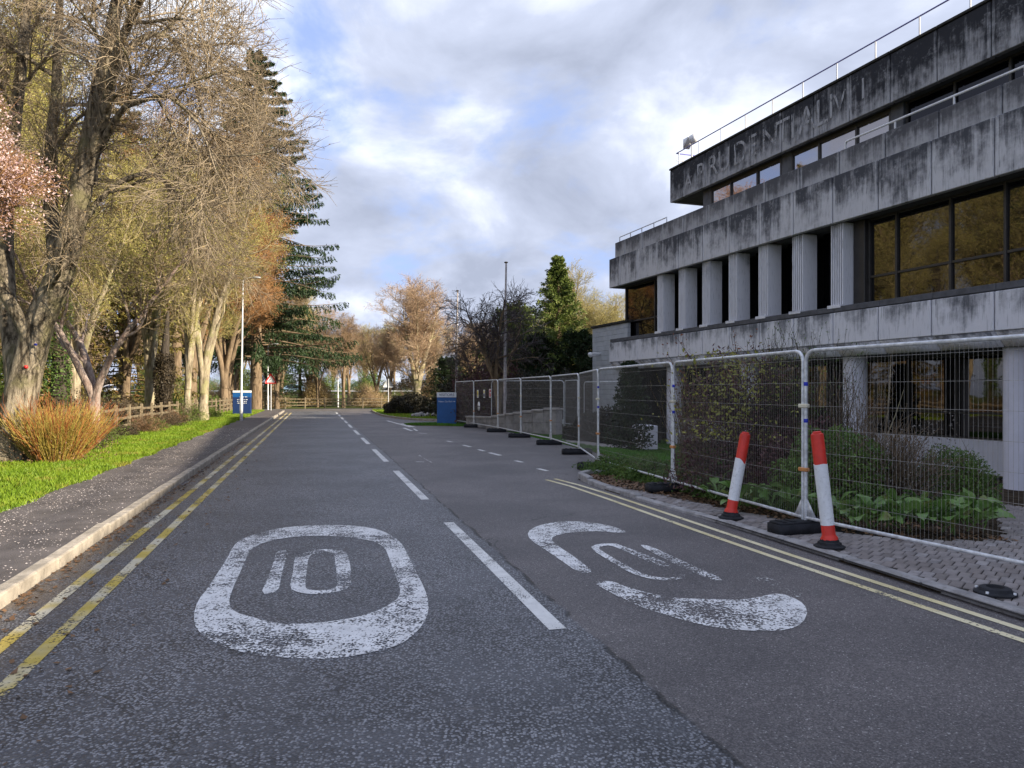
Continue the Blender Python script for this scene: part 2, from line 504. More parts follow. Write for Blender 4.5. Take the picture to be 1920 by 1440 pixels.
M['petal'] = leafmat('petals', (0.62, 0.52, 0.48), (0.85, 0.78, 0.74), 0.2)
M['litter'] = leafmat('dry_leaves', (0.09, 0.05, 0.025), (0.26, 0.15, 0.08), 0.1)
M['con1'] = concrete_mat('concrete_lower_band', (0.66, 0.66, 0.70), (0.11, 0.115, 0.13), -0.17)
M['con2'] = concrete_mat('concrete_middle_band', (0.54, 0.54, 0.57), (0.065, 0.068, 0.08), -0.03)
M['con2p'] = concrete_mat('concrete_parapet', (0.38, 0.38, 0.40), (0.085, 0.085, 0.095), -0.02)
M['con3'] = concrete_mat('concrete_roof_fascia', (0.36, 0.36, 0.38), (0.024, 0.025, 0.031), 0.13)
M['fin'] = concrete_mat('concrete_fin', (0.70, 0.70, 0.74), (0.18, 0.18, 0.20), -0.34)
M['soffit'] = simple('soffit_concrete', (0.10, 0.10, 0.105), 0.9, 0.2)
M['coping'] = simple('coping', (0.035, 0.033, 0.030), 0.9, 0.2, var=0.4, sc=6)
M['sill'] = simple('slate_sill', (0.075, 0.078, 0.09), 0.6, 0.4, var=0.25, sc=5)
def ghost_mat():
    m, nt, out = newmat('faded_letter')
    p = POS(nt)
    st = N(nt, 'ShaderNodeMapping', {0: p, 3: (1, 1, 0.16)}).outputs[0]
    a = MATH(nt, 'MULTIPLY', SMOOTH(nt, NOISE(nt, st, 9.0, 5, 0.7), 0.34, 0.56), SMOOTH(nt, NOISE(nt, p, 2.2, 5, 0.7), 0.26, 0.52))
    b = BSDF(nt, out, (0.36, 0.36, 0.38), 0.85, 0.2)
    mx = N(nt, 'ShaderNodeMixShader', {0: MATH(nt, 'MULTIPLY', a, 1.0), 1: N(nt, 'ShaderNodeBsdfTransparent').outputs[0], 2: b.outputs[0]})
    nt.links.new(mx.outputs[0], out.inputs[0])
    return m


M['ghost'] = ghost_mat()
M['column'] = simple('painted_column', (0.68, 0.68, 0.76), 0.6, 0.35, var=0.06, sc=2)
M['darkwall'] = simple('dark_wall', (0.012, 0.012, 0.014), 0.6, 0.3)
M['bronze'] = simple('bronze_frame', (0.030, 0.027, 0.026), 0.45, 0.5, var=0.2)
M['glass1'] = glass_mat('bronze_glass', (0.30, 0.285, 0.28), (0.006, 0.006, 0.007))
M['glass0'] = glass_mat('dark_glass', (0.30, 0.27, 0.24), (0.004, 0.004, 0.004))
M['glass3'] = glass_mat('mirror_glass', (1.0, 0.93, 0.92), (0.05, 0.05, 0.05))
M['glass_dk'] = glass_mat('near_black_glass', (0.10, 0.10, 0.11), (0.003, 0.003, 0.004))  # darkest of the panes, with a weak reflection
M['block'] = simple('blockwork', (0.40, 0.42, 0.45), 0.85, 0.2, var=0.12, sc=2, bump=0.2, bsc=50)
M['galv'] = simple('galvanised_steel', (0.62, 0.64, 0.66), 0.42, 0.5, metal=0.35, var=0.22, sc=14, dirt=0.12)
M['wire'] = simple('galvanised_wire', (0.31, 0.295, 0.275), 0.55, 0.4, metal=0.2, var=0.25, sc=20)
M['rubber'] = simple('black_rubber', (0.016, 0.017, 0.021), 0.75, 0.35, var=0.4, sc=8, bump=0.4, bsc=60)
M['red'] = simple('red_plastic', (0.62, 0.035, 0.022), 0.45, 0.45, var=0.12, sc=7, dirt=0.12)
M['sleeve'] = simple('white_sleeve', (0.74, 0.76, 0.78), 0.5, 0.4, var=0.07, sc=9, dirt=0.32)
M['clip_o'] = simple('orange_clip', (0.55, 0.24, 0.08), 0.5, 0.4)
M['clip_w'] = simple('cream_clip', (0.62, 0.58, 0.45), 0.5, 0.4)
M['tape'] = simple('blue_tape', (0.02, 0.035, 0.42), 0.5, 0.4)
M['signblue'] = simple('sign_blue', (0.012, 0.095, 0.30), 0.4, 0.45, var=0.08)
M['signnavy'] = simple('sign_navy', (0.018, 0.040, 0.13), 0.3, 0.5, var=0.08)
M['signwhite'] = simple('sign_white', (0.78, 0.79, 0.80), 0.45, 0.4, var=0.05)
M['signred'] = simple('sign_red', (0.60, 0.03, 0.03), 0.45, 0.4, var=0.05)
M['signyellow'] = simple('sign_yellow', (0.75, 0.60, 0.05), 0.45, 0.4, var=0.05)
M['signdark'] = simple('sign_dark', (0.025, 0.03, 0.09), 0.5, 0.4, var=0.05)
M['signgrey'] = simple('sign_back', (0.32, 0.34, 0.36), 0.5, 0.5, var=0.1)
M['pole'] = simple('pole_steel', (0.55, 0.56, 0.58), 0.5, 0.45, metal=0.2, var=0.12, sc=5)
M['flagpole'] = simple('flagpole_paint', (0.42, 0.38, 0.38), 0.55, 0.4, var=0.3, sc=7)
M['rail'] = simple('rail_white', (0.66, 0.66, 0.68), 0.5, 0.4, var=0.1)
M['rail_b'] = simple('rail_blue', (0.13, 0.12, 0.40), 0.5, 0.4, var=0.1)
M['timber'] = barkmat('weathered_timber', (0.13, 0.10, 0.065), (0.29, 0.235, 0.155), 9)
M['stone'] = simple('planter_stone', (0.27, 0.26, 0.25), 0.9, 0.2, var=0.3, sc=2.5, bump=0.5, bsc=30, dirt=0.5)
M['stonecap'] = simple('planter_cap', (0.33, 0.31, 0.29), 0.9, 0.2, var=0.2, sc=3, bump=0.3, bsc=40, dirt=0.3)
M['car_w'] = simple('white_car_paint', (0.72, 0.74, 0.78), 0.25, 0.5, var=0.03)
M['car_b'] = simple('silver_blue_car_paint', (0.30, 0.45, 0.58), 0.25, 0.5, metal=0.2, var=0.03)
M['tyre'] = simple('tyre', (0.02, 0.02, 0.02), 0.8, 0.3)
M['bark_big'] = barkmat('bark_grey_fissured', (0.055, 0.043, 0.030), (0.40, 0.34, 0.25), 11, (0.22, 0.20, 0.11))
M['bark_pale'] = barkmat('bark_pale', (0.17, 0.135, 0.09), (0.48, 0.41, 0.29), 7, (0.30, 0.28, 0.14))
M['bark_pink'] = barkmat('bark_pinkish', (0.24, 0.17, 0.145), (0.52, 0.43, 0.38), 7)
M['bark_dk'] = barkmat('bark_dark', (0.030, 0.024, 0.020), (0.085, 0.070, 0.055), 6)
M['bark_brn'] = barkmat('bark_brown', (0.12, 0.085, 0.055), (0.27, 0.20, 0.13), 5)
M['twig_tan'] = leafmat('twigs_tan', (0.26, 0.19, 0.11), (0.46, 0.36, 0.22), 0.0, clump=0.5)
M['twig_grey'] = leafmat('twigs_grey', (0.15, 0.115, 0.08), (0.40, 0.325, 0.225), 0.0, clump=0.5)
M['twig_olive'] = leafmat('twigs_olive', (0.24, 0.20, 0.08), (0.44, 0.37, 0.16), 0.0, clump=0.4)
M['twig_rust'] = leafmat('twigs_rust', (0.24, 0.12, 0.05), (0.42, 0.24, 0.11), 0.0, clump=0.4)
M['twig_rose'] = leafmat('twigs_rose', (0.30, 0.20, 0.13), (0.48, 0.35, 0.24), 0.0, clump=0.4)
M['twig_dark'] = leafmat('twigs_dark', (0.03, 0.022, 0.022), (0.08, 0.06, 0.055), 0.0, clump=0.4)
M['bud_lime'] = leafmat('buds_lime', (0.30, 0.30, 0.06), (0.52, 0.48, 0.14), 0.35, clump=0.4)
M['bud_tan'] = leafmat('buds_tan', (0.30, 0.20, 0.10), (0.46, 0.36, 0.18), 0.3, clump=0.4)
M['bud_rust'] = leafmat('buds_rust', (0.30, 0.13, 0.04), (0.48, 0.26, 0.09), 0.3, clump=0.4)
M['spruce'] = leafmat('spruce_needles', (0.014, 0.035, 0.014), (0.050, 0.085, 0.028), 0.12, clump=0.8)
M['larch'] = leafmat('larch_needles', (0.11, 0.10, 0.025), (0.24, 0.19, 0.05), 0.2, (0.28, 0.14, 0.05), clump=0.35)
M['cypress'] = leafmat('cypress_sprays', (0.05, 0.09, 0.02), (0.24, 0.29, 0.07), 0.25, clump=0.9)
M['yew'] = leafmat('yew_needles', (0.010, 0.022, 0.008), (0.035, 0.060, 0.018), 0.1, clump=1.2)
M['bush_gr'] = leafmat('shrub_green', (0.05, 0.105, 0.022), (0.15, 0.23, 0.05), 0.3, clump=1.5)
M['bush_ever'] = leafmat('evergreen_leaf', (0.05, 0.09, 0.02), (0.19, 0.24, 0.05), 0.3, clump=1.0)  # evergreen leaves, dull green to yellow-green
M['bush_pur'] = leafmat('shrub_purple', (0.055, 0.028, 0.032), (0.15, 0.075, 0.075), 0.25, (0.16, 0.15, 0.04), clump=2.2)
M['bush_brn'] = leafmat('shrub_brown', (0.035, 0.028, 0.018), (0.10, 0.075, 0.045), 0.2, clump=1.5)
M['bush_gry'] = leafmat('shrub_greybrown', (0.09, 0.075, 0.065), (0.19, 0.17, 0.15), 0.2, clump=2.0)
M['bush_dk'] = leafmat('shrub_dark', (0.012, 0.012, 0.008), (0.045, 0.04, 0.022), 0.15, clump=1.5)
M['leaf_yel'] = leafmat('young_leaf_yellow', (0.20, 0.22, 0.04), (0.38, 0.36, 0.10), 0.35, clump=2.0)
M['leaf_red'] = leafmat('young_leaf_red', (0.18, 0.07, 0.04), (0.32, 0.15, 0.09), 0.3, clump=2.0)
M['blossom'] = leafmat('blossom_pink', (0.55, 0.34, 0.35), (0.80, 0.68, 0.68), 0.3, clump=2.0)
M['dog_y'] = leafmat('stems_yellow', (0.30, 0.25, 0.05), (0.52, 0.40, 0.10), 0.0, clump=2.0)
M['dog_r'] = leafmat('stems_red', (0.30, 0.08, 0.03), (0.48, 0.20, 0.07), 0.0, clump=2.0)
M['berg'] = leafmat('broad_leaf', (0.075, 0.17, 0.035), (0.19, 0.31, 0.08), 0.25, (0.17, 0.20, 0.05), rough=0.35, spec=0.5, clump=3.0)
M['willow'] = leafmat('willow_leaf', (0.34, 0.32, 0.07), (0.56, 0.48, 0.13), 0.4, clump=0.5)
# ---------------------------------------------------------------- ground, roads, kerbs, markings
rng = np.random.default_rng(11)


def axis(lo, hi, near, step, far_n):
    core = np.arange(-near, near + 1e-6, step)
    a = -np.geomspace(near + step, -lo, far_n)[::-1]; b = np.geomspace(near + step, hi, far_n)
    return np.concatenate([a, core, b])


gx = axis(-3000, 3000, 60, 1.5, 14); gy = np.concatenate([-np.geomspace(12, 3000, 10)[::-1], np.arange(-10, 150, 1.5), np.geomspace(151, 3000, 14)])
XX, YY = np.meshgrid(gx, gy, indexing='ij')
nn_ = XX * NR[0] + YY * NR[1]; uu_ = XX * UR[0] + YY * UR[1]
side = smooth(4.0, 5.2, -nn_) * (1 - smooth(60, 63, uu_))
ZZ = -0.07 + side * 0.13 + gz(XX, YY) + np.where(nn_ < -8, 0.05 * np.sin(XX * 1.3) * np.cos(YY * 0.9), 0)
I, J = len(gx), len(gy)
ii, jj = np.meshgrid(np.arange(I - 1), np.arange(J - 1), indexing='ij')
q = np.stack([ii * J + jj, (ii + 1) * J + jj, (ii + 1) * J + jj + 1, ii * J + jj + 1], -1).reshape(-1, 4)
obj('ground', npmesh('ground', np.stack([XX, YY, ZZ], -1).reshape(-1, 3), q, True), M['ground'], kind='structure')

# main road and cross road
def strip(name, u0, u1, n0, n1, z, m, du=1.0, parent=None, kind='structure'):
    us = np.linspace(u0, u1, max(2, int((u1 - u0) / du) + 1))
    v = []
    for u in us:
        v += [R(u, n0, z), R(u, n1, z)]
    k = np.arange(len(us) - 1) * 2
    return obj(name, npmesh(name, v, np.stack([k, k + 1, k + 3, k + 2], -1)), m, parent, kind=None if parent else kind)


road = strip('road', -14, 62, -2.30, 7.6, 0.0, M['asphalt'])
strip('cross_road', 62.0, 71.0, -4.6, 46, 0.0, M['farroad'])
strip('side_road', 37.2, 42.2, 7.6, 24, -0.003, M['farroad'])
strip('carriageway', 0, 1, 0, 1, -5, M['farroad']).name = 'carriageway'
cw = bpy.data.objects['carriageway']
cw.data = npmesh('carriageway', [(-220, 106, 1.13), (160, 106, 1.13), (160, 115, 1.13), (-220, 115, 1.13)], np.array([[0, 1, 2, 3]])); cw.data.materials.append(M['farroad'])
foot = strip('footway', -14, 62, -3.92, -2.41, 0.095, M['tar2'])
strip('verge', -14, 62, -7.4, -3.92, 0.085, M['ground'])
# ragged soil edge kerb stones, left
ks = bevbox(0.135, 0.905, 0.22, 0.018, 2)
for i in range(82):
    u = -12 + i * 0.915
    o = obj('kerb_stone', ks, M['kerb'], foot, R(u, -2.352 + rng.normal(0, .004), 0.002 + rng.normal(0, .004)),
            (rng.normal(0, .006), rng.normal(0, .01), math.atan2(UR[1], UR[0]) - math.pi / 2 + rng.normal(0, .004)))
    if u > 61: break


# land on the right: planting bed, lawn
KL = [(-14, 4.98), (4.2, 4.96), (5.5, 4.92), (7, 4.93), (8.3, 4.89), (10.4, 4.73), (11.5, 4.68), (13.0, 4.76), (13.5, 5.1), (13.8, 6.1)]
LL = [(13.8, 6.1), (17.5, 7.2), (21.6, 7.45), (25, 7.5), (29, 7.55), (33.4, 7.4), (34.2, 6.0), (35.0, 4.75), (35.9, 4.2), (36.4, 4.7), (36.8, 6.2), (37.2, 7.8)]


def nl(tab, u):
    return float(np.interp(u, [t[0] for t in tab], [t[1] for t in tab]))


def land(name, tab, u0, u1, z, m, nright):
    us = np.arange(u0, u1 + 1e-6, 0.3); K = 30
    v = []
    for u in us:
        a = nl(tab, u); b = nright(u)
        for k in range(K + 1):
            t = k / K; p = R(u, a + (b - a) * t * t * 0.5 + (b - a) * t * 0.5)
            bump = 0.02 * math.sin(u * 3.1 + k) if 0 < k and name == 'planting_bed' else 0
            v.append((p.x, p.y, z + float(gz(p.x, p.y)) + (0 if k == 0 else 0.012) + bump * 0.2))
    base = len(v)
    for i, u in enumerate(us):
        p = v[i * (K + 1)]; v.append((p[0], p[1], -0.08))
    i, k = np.meshgrid(np.arange(len(us) - 1), np.arange(K), indexing='ij')
    f = np.stack([i * (K + 1) + k, i * (K + 1) + k + 1, (i + 1) * (K + 1) + k + 1, (i + 1) * (K + 1) + k], -1).reshape(-1, 4)
    e = np.arange(len(us) - 1)
    sk = np.stack([base + e, e * (K + 1), (e + 1) * (K + 1), base + e + 1], -1)
    return obj(name, npmesh(name, v, [np.vstack([f, sk])], True), m, kind='structure')


bed = land('planting_bed', KL, -14, 13.8, 0.014, M['soil'], lambda u: (17.2 - .072 * u) / .997)
lawn = land('lawn', LL, 13.8, 37.2, 0.035, M['ground'], lambda u: (17.2 - .072 * u) / .997)
pathp = [G(1046, 809), G(1120, 810), G(1186, 812), G(1184, 822), G(1122, 834), G(1064, 828)]
pv = [(p.x, p.y, 0.058 + float(gz(p.x, p.y))) for p in pathp]
obj('path', npmesh('path', pv, [np.array([list(range(6))])]), M['path'], kind='structure')
isl = [G(697, 771), G(706, 776), G(720, 781), G(742, 784.5), G(770, 787.5), G(800, 789), G(822, 789.5), R(44, 14), R(58, 14), R(61.5, 7), R(61.8, 5.2)]
ib = MB()
n_ = len(isl)
ib.add([(p.x, p.y, -0.08) for p in isl] + [(p.x, p.y, 0.10) for p in isl], [(i, (i + 1) % n_, n_ + (i + 1) % n_, n_ + i) for i in range(n_)])
ib.poly.append([n_ + i for i in range(n_)])
island = obj('grass_island', ib.mesh('grass_island'), M['ground'], kind='structure')
# kerb stones round the island and on the right
def kerbline(pts, m, parent, h, wid=0.12, inset=0.0, zoff=0.0, gap=0.006):
    P = [Vector((p[0], p[1], 0)) for p in pts]
    for a, b in zip(P[:-1], P[1:]):
        L = (b - a).length; k = max(1, round(L / 0.9)); d = (b - a) / L
        me = bevbox(L / k - gap, wid, 0.2, 0.015, 1)
        for i in range(k):
            c = a + d * (L * (i + .5) / k)
            obj('kerb_stone', me, m, parent, (c.x, c.y, h - 0.1 + rng.normal(0, .003)), (rng.normal(0, .01), rng.normal(0, .006), math.atan2(d.y, d.x) + rng.normal(0, .006)))


kerbline(isl[:7], M['kerb'], island, 0.115)
kl = [R(u, n + 0.045) for u, n in [(-6, 4.97), (4.2, 4.96), (7, 4.93), (8.3, 4.89), (10.4, 4.73)]]
kerbline(kl, M['kerb_r'], bed, 0.050)
kerbline([R(10.4, 4.79), R(11.5, 4.74), R(12.4, 4.76)], M['kerb_r'], bed, 0.075)
kerbline([R(12.4, 4.76), R(13.1, 4.84), R(13.45, 5.15)], M['kerb_r'], bed, 0.125)
kerbline([R(13.45, 5.15), R(13.62, 5.9), R(13.75, 6.8)], M['kerb_r'], bed, 0.115)

# block paving
NB = [(6.33, 7.16), (6.6, 6.17), (7.16, 5.85), (9.25, 5.45), (11.3, 5.0), (12.2, 4.9)]
pav = []
E1, E2 = (0.77, -0.638), (0.638, 0.77); ang = math.atan2(E2[1], E2[0])
for r in range(-50, 60):
    for k in range(-90, 130):
        a_ = k * 0.102 + (0.051 if r % 2 else 0); b_ = r * 0.207
        x, y = 4.0 + a_ * E1[0] + b_ * E2[0], 7.0 + a_ * E1[1] + b_ * E2[1]
        if y < 0.2: continue
        u = x * UR[0] + y * UR[1]; n = x * NR[0] + y * NR[1]
        if n < nl(KL, u) + 0.11: continue
        lim = nl(NB, u) if u >= 6.33 else 99
        if n > lim:
            if not (n > 7.16 and u < 6.33 + (n - 7.16) * 0.9): continue
        if u > 12.2 or x > 1.0 * y + 3.0 or n > 12.0: continue
        pav.append((x, y))
pav.sort(key=lambda p: (p[0] / p[1] > 0.70, p[0] ** 2 + p[1] ** 2))
bed_z = lambda x, y: 0.030 + float(gz(x, y))
pme = bevbox(0.196, 0.095, 0.05, 0.007, 1)
paving = obj('paving', npmesh('paving', [R(-4, 5.0, .033), R(12, 4.8, .033), R(9, 5.4, .033), R(6.4, 6.6, .033), R(5.8, 8, .033), R(-6, 8, .033)], [np.array([[0, 1, 2, 3, 4, 5]])]), M['sand'], kind='structure')
rest = MB()
tm = np.array([v.co for v in pme.vertices]); tf = [tuple(p.vertices) for p in pme.polygons]
f4 = np.array([f for f in tf if len(f) == 4]); f3 = np.array([f for f in tf if len(f) == 3])
for i, (x, y) in enumerate(pav):
    z = bed_z(x, y) - 0.012 + rng.normal(0, .0022); rz = ang + rng.normal(0, .008)
    mm = (M['paver'], M['paver2'], M['paver3'])[int(rng.choice(3, p=[.45, .33, .22]))]
    if i < 300:
        obj('paver', pme, mm, paving, (x, y, z), (rng.normal(0, .008), rng.normal(0, .008), rz))
    else:
        cr, sr = math.cos(rz), math.sin(rz)
        v = np.stack([tm[:, 0] * cr - tm[:, 1] * sr + x, tm[:, 0] * sr + tm[:, 1] * cr + y, tm[:, 2] + z], -1)
        b = rest.n; rest.add(v, f4)
        if len(f3): rest.f3.append(f3 + b)
if rest.n:
    obj('pavers_beyond', rest.mesh('pavers_beyond'), M['paver'], paving, kind='stuff')

# ---------------------------------------------------------------- road markings (all lie on the road)
for u0, u1 in [(4.86, 9.16), (11.18, 15.36), (17.11, 21.3), (23.02, 26.48), (28.1, 31.8), (33.65, 37.17), (38.4, 41.87), (43.43, 46.94), (49.0, 52.4), (54.6, 58)]:
    if u0 > 15: u0 += 0.3
    strip('centre_dash', u0, u1, 1.565, 1.69, 0.004, M['white_paint'], 0.5, road)
for n in (-1.66, -1.95):
    strip('yellow_line', -10, 58, n - 0.05, n + 0.05, 0.004, M['yellow_l'], 0.5, road)


def ribbon(name, pts, wid, m, z=0.004):
    P = [Vector((p[0], p[1], 0)) for p in pts]; v = []
    for i, p in enumerate(P):
        t = (P[min(i + 1, len(P) - 1)] - P[max(i - 1, 0)]).normalized(); nrm = Vector((-t.y, t.x, 0))
        a, b = p + nrm * wid / 2, p - nrm * wid / 2
        v += [(a.x, a.y, z), (b.x, b.y, z)]
    k = np.arange(len(P) - 1) * 2
    return obj(name, npmesh(name, v, np.stack([k, k + 1, k + 3, k + 2], -1)[:, ::-1]), m, road)


ya = [R(u, n) for u, n in [(13.1, 4.16), (12.1, 4.28), (10.5, 4.33), (9.2, 4.345), (7.8, 4.36), (6.5, 4.40), (5.36, 4.45), (3.83, 4.52), (0, 4.6), (-8, 4.62)]]
yb = [R(u, n) for u, n in [(13.2, 4.36), (12.2, 4.48), (10.9, 4.545), (9.45, 4.575), (7.8, 4.60), (6.5, 4.62), (5.58, 4.66), (4.0, 4.73), (0, 4.80), (-8, 4.82)]]
ribbon('yellow_line', ya, 0.075, M['yellow_r']); ribbon('yellow_line', yb, 0.075, M['yellow_r'])


def px(pts, sc, ox, oy):
    return [G(x / sc + ox, y / sc + oy) for x, y in pts]


def chaikin(p, k=2):
    for _ in range(k):
        q = []
        for a, b in zip(p, p[1:] + p[:1]):
            q += [(a[0] * .75 + b[0] * .25, a[1] * .75 + b[1] * .25), (a[0] * .25 + b[0] * .75, a[1] * .25 + b[1] * .75)]
        p = q
    return p


def L_(pts): return px(chaikin(pts, 1), 3.2, 300, 940)


ro = [(480, 235), (560, 200), (700, 165), (850, 148), (1050, 143), (1200, 150), (1330, 175), (1420, 225), (1460, 270), (1500, 350), (1545, 440), (1590, 530), (1615, 620), (1600, 710), (1540, 790), (1450, 860), (1300, 905), (1050, 950), (800, 945), (600, 930), (450, 900), (300, 840), (215, 770), (200, 690), (225, 600), (290, 520), (340, 440), (395, 360), (440, 270)]
ri = [(545, 285), (620, 250), (720, 225), (880, 208), (1050, 210), (1200, 225), (1290, 245), (1350, 280), (1370, 330), (1395, 400), (1430, 490), (1445, 545), (1420, 595), (1330, 650), (1200, 695), (1020, 725), (850, 740), (690, 735), (560, 700), (450, 670), (410, 620), (430, 540), (480, 430), (520, 340)]
zo = [(830, 330), (850, 310), (900, 295), (1000, 288), (1080, 293), (1125, 315), (1145, 400), (1150, 500), (1110, 535), (1000, 558), (900, 560), (830, 550), (775, 525), (800, 420), (805, 345)]
zi = [(890, 340), (920, 318), (1000, 305), (1040, 315), (1050, 350), (1060, 440), (1065, 510), (1030, 533), (950, 540), (880, 530), (870, 510), (880, 420)]
obj('speed_roundel', earcut('speed_roundel', L_(ro), L_(ri), 0.005), M['white_worn'], road)
obj('speed_digit', earcut('speed_digit', L_([(700, 297), (775, 297), (745, 380), (725, 470), (710, 545), (600, 565), (650, 460), (680, 370)]), None, 0.005), M['white_worn'], road)
obj('speed_digit', earcut('speed_digit', L_(zo), L_(zi), 0.005), M['white_worn'], road)


def K_(pts): return px(chaikin(pts, 1), 2.4615, 820, 880)


c_out = [(880, 290), (800, 262), (720, 248), (620, 240), (540, 245), (460, 262), (415, 290), (425, 325), (480, 360), (560, 415), (650, 478), (730, 482), (640, 410), (560, 358), (520, 322), (560, 302), (650, 290), (760, 287), (840, 296)]
c_bot = [(720, 525), (780, 560), (840, 592), (950, 642), (1080, 682), (1200, 717), (1350, 742), (1500, 750), (1620, 744), (1690, 712), (1712, 650), (1670, 605), (1580, 572), (1500, 588), (1420, 604), (1250, 602), (1080, 595), (960, 570), (860, 540), (800, 515)]
c_faint = [(1450, 502), (1530, 500), (1600, 532), (1665, 568), (1700, 610), (1640, 585), (1560, 540)]
d0 = [(700, 365), (740, 345), (820, 343), (850, 352), (1090, 445), (1075, 457), (1000, 440), (850, 372), (800, 352), (760, 356), (740, 368), (880, 450), (960, 490), (1040, 503), (1100, 500), (1130, 478), (1150, 490), (1130, 508), (1060, 516), (980, 508), (900, 485), (820, 440)]
d1 = [(925, 350), (975, 352), (1100, 410), (1200, 455), (1330, 513), (1270, 514), (1160, 468), (1040, 410)]
obj('speed_roundel', earcut('speed_roundel', K_(c_out), None, 0.005), M['white_worn'], road)
obj('speed_roundel', earcut('speed_roundel', K_(c_bot), None, 0.005), M['white_worn'], road)
obj('speed_roundel', earcut('speed_roundel', K_(c_faint), None, 0.005), M['white_thin'], road)
obj('speed_digit', earcut('speed_digit', K_(d0), None, 0.005), M['white_worn'], road)
obj('speed_digit', earcut('speed_digit', K_(d1), None, 0.005), M['white_worn'], road)
for a, b, w_ in [((838, 827), (848, 829), .1), ((868, 834.5), (882, 838), .11), ((897, 843), (908, 846), .1), ((918, 849), (938, 854), .12), ((966, 864), (980, 867), .1), ((1009, 879), (1026, 883), .1),
                 ((726, 789), (770, 801), .13), ((752, 794.5), (777, 801), .16), ((757, 802.5), (772, 808), .13), ((776, 804), (782, 808), .1), ((784, 812), (800, 813), .1), ((786, 854), (810, 868), .05), ((780, 866), (795, 866.5), .06)]:
    ribbon('worn_mark', [G(*a), G(*b)], w_, M['white_thin' if w_ < .06 else 'white_paint'])

# ---------------------------------------------------------------- small scattered matter
def scatter_quads(name, P, size, m, flat=0.25, kind='stuff', asp=0.7):
    n = len(P); a = rng.uniform(0, 2 * math.pi, n)
    size = np.broadcast_to(size, (n,))
    t = np.stack([np.cos(a), np.sin(a), rng.normal(0, flat, n)], -1) * size[:, None]
    b = np.stack([-np.sin(a), np.cos(a), rng.normal(0, flat, n)], -1) * size[:, None] * asp
    v = np.stack([P - t, P - b, P + t, P + b], 1)
    v[:, :, 2] = np.maximum(v[:, :, 2], P[:, None, 2] - 0.001)
    return obj(name, npmesh(name, v.reshape(-1, 3), np.arange(4 * n).reshape(-1, 4)), m, kind=kind)


def RU(u, n, z):
    u = np.asarray(u); n = np.asarray(n)
    return np.stack([u * UR[0] + n * NR[0], u * UR[1] + n * NR[1], np.broadcast_to(z, u.shape)], -1)


k = 11000
u = 3 + 30 * rng.random(k) ** 1.5; n = -2.45 - 1.43 * rng.random(k) ** 0.8
keep = rng.random(k) < 0.35 + 0.65 * (np.sin(u * 1.7) * np.sin(n * 3 + u) > -0.2)
o = scatter_quads('fallen_petals', RU(u, n, 0.0985)[keep], (0.006 + 0.007 * rng.random(k))[keep], M['petal'])
tag(o, 'small pale fallen petals scattered over the dark left footway', 'petals')
k = 1500
u = 3.5 + 22 * rng.random(k) ** 1.3; n = -2.27 + np.abs(rng.normal(0, 0.10, k)); far = rng.random(k) < 0.22
n[far] = -2.2 + rng.random(far.sum()) * 1.0
o = scatter_quads('gutter_leaves', RU(u, n, 0.009), 0.012 + 0.02 * rng.random(k), M['litter'], 0.35)
tag(o, 'brown dry leaves lying in the gutter along the left kerb', 'leaves')
k = 5200
u = 6.2 + 7.4 * rng.random(k); n = np.array([nl(KL, a) for a in u]) + 0.15 + 2.2 * rng.random(k) ** 1.4
keep = (n > np.interp(u, [t[0] for t in NB], [t[1] for t in NB]) - 0.06)
P = RU(u, n, 0.05)[keep]; P[:, 2] = 0.045 + gz(P[:, 0], P[:, 1])
o = scatter_quads('leaf_litter', P, 0.014 + 0.024 * rng.random(len(P)), M['litter'], 0.5)
tag(o, 'brown leaf litter on the bed along the mesh fence', 'leaves')


def blades(name, P, h, wd, m, label):
    n = len(P); a = rng.uniform(0, 2 * math.pi, n)
    h = h * (0.5 + rng.random(n)); d = np.stack([np.cos(a), np.sin(a)], -1)
    lean = rng.normal(0, 0.5, (n, 2)) * h[:, None]
    v = np.zeros((n, 3, 3)); v[:, 0, :2] = P[:, :2] - d * wd[:, None]; v[:, 1, :2] = P[:, :2] + d * wd[:, None]
    v[:, 2, :2] = P[:, :2] + lean; v[:, :2, 2] = P[:, 2:3] - 0.01; v[:, 2, 2] = P[:, 2] + h
    o = obj(name, npmesh(name, v.reshape(-1, 3), np.arange(3 * n).reshape(-1, 3)), m, kind='stuff')
    tag(o, label, 'grass'); return o


k = 120000
u = 3.5 + 58 * rng.random(k) ** 1.7
n = -3.86 + 0.10 * np.sin(u * 2.3) * rng.random(k) - 3.3 * rng.random(k) ** 1.1
blades('verge_grass', RU(u, n, 0.085), 0.055 + 0.0006 * u, 0.006 + 0.0009 * u, M['grass'], 'bright green grass on the left verge beside the footway')
k = 60000
u = 14.0 + 23 * rng.random(k) ** 1.2
n0 = np.interp(u, [t[0] for t in LL], [t[1] for t in LL]); n = n0 + 0.02 + 6.0 * rng.random(k) ** 1.3
P = RU(u, n, 0.04); P[:, 2] = 0.04 + gz(P[:, 0], P[:, 1])
from mathutils.geometry import intersect_point_tri_2d
pc = np.array([(p.x, p.y) for p in pathp])
def inpoly(P, poly):
    x, y = P[:, 0], P[:, 1]; c = np.zeros(len(P), bool); j = len(poly) - 1
    for i in range(len(poly)):
        xi, yi = poly[i]; xj, yj = poly[j]
        c ^= ((yi > y) != (yj > y)) & (x < (xj - xi) * (y - yi) / (yj - yi + 1e-12) + xi); j = i
    return c
P = P[~inpoly(P, pc)]
blades('lawn_grass', P, 0.06, 0.010 + 0.0006 * P[:, 1], M['grass_dk'], 'dark green lawn grass behind the far mesh fence')
ipo = np.array([(p.x, p.y) for p in isl])
P = np.stack([rng.uniform(-14, 2, 30000), rng.uniform(40, 61, 30000), np.full(30000, 0.10)], -1)
P = P[inpoly(P, ipo)]
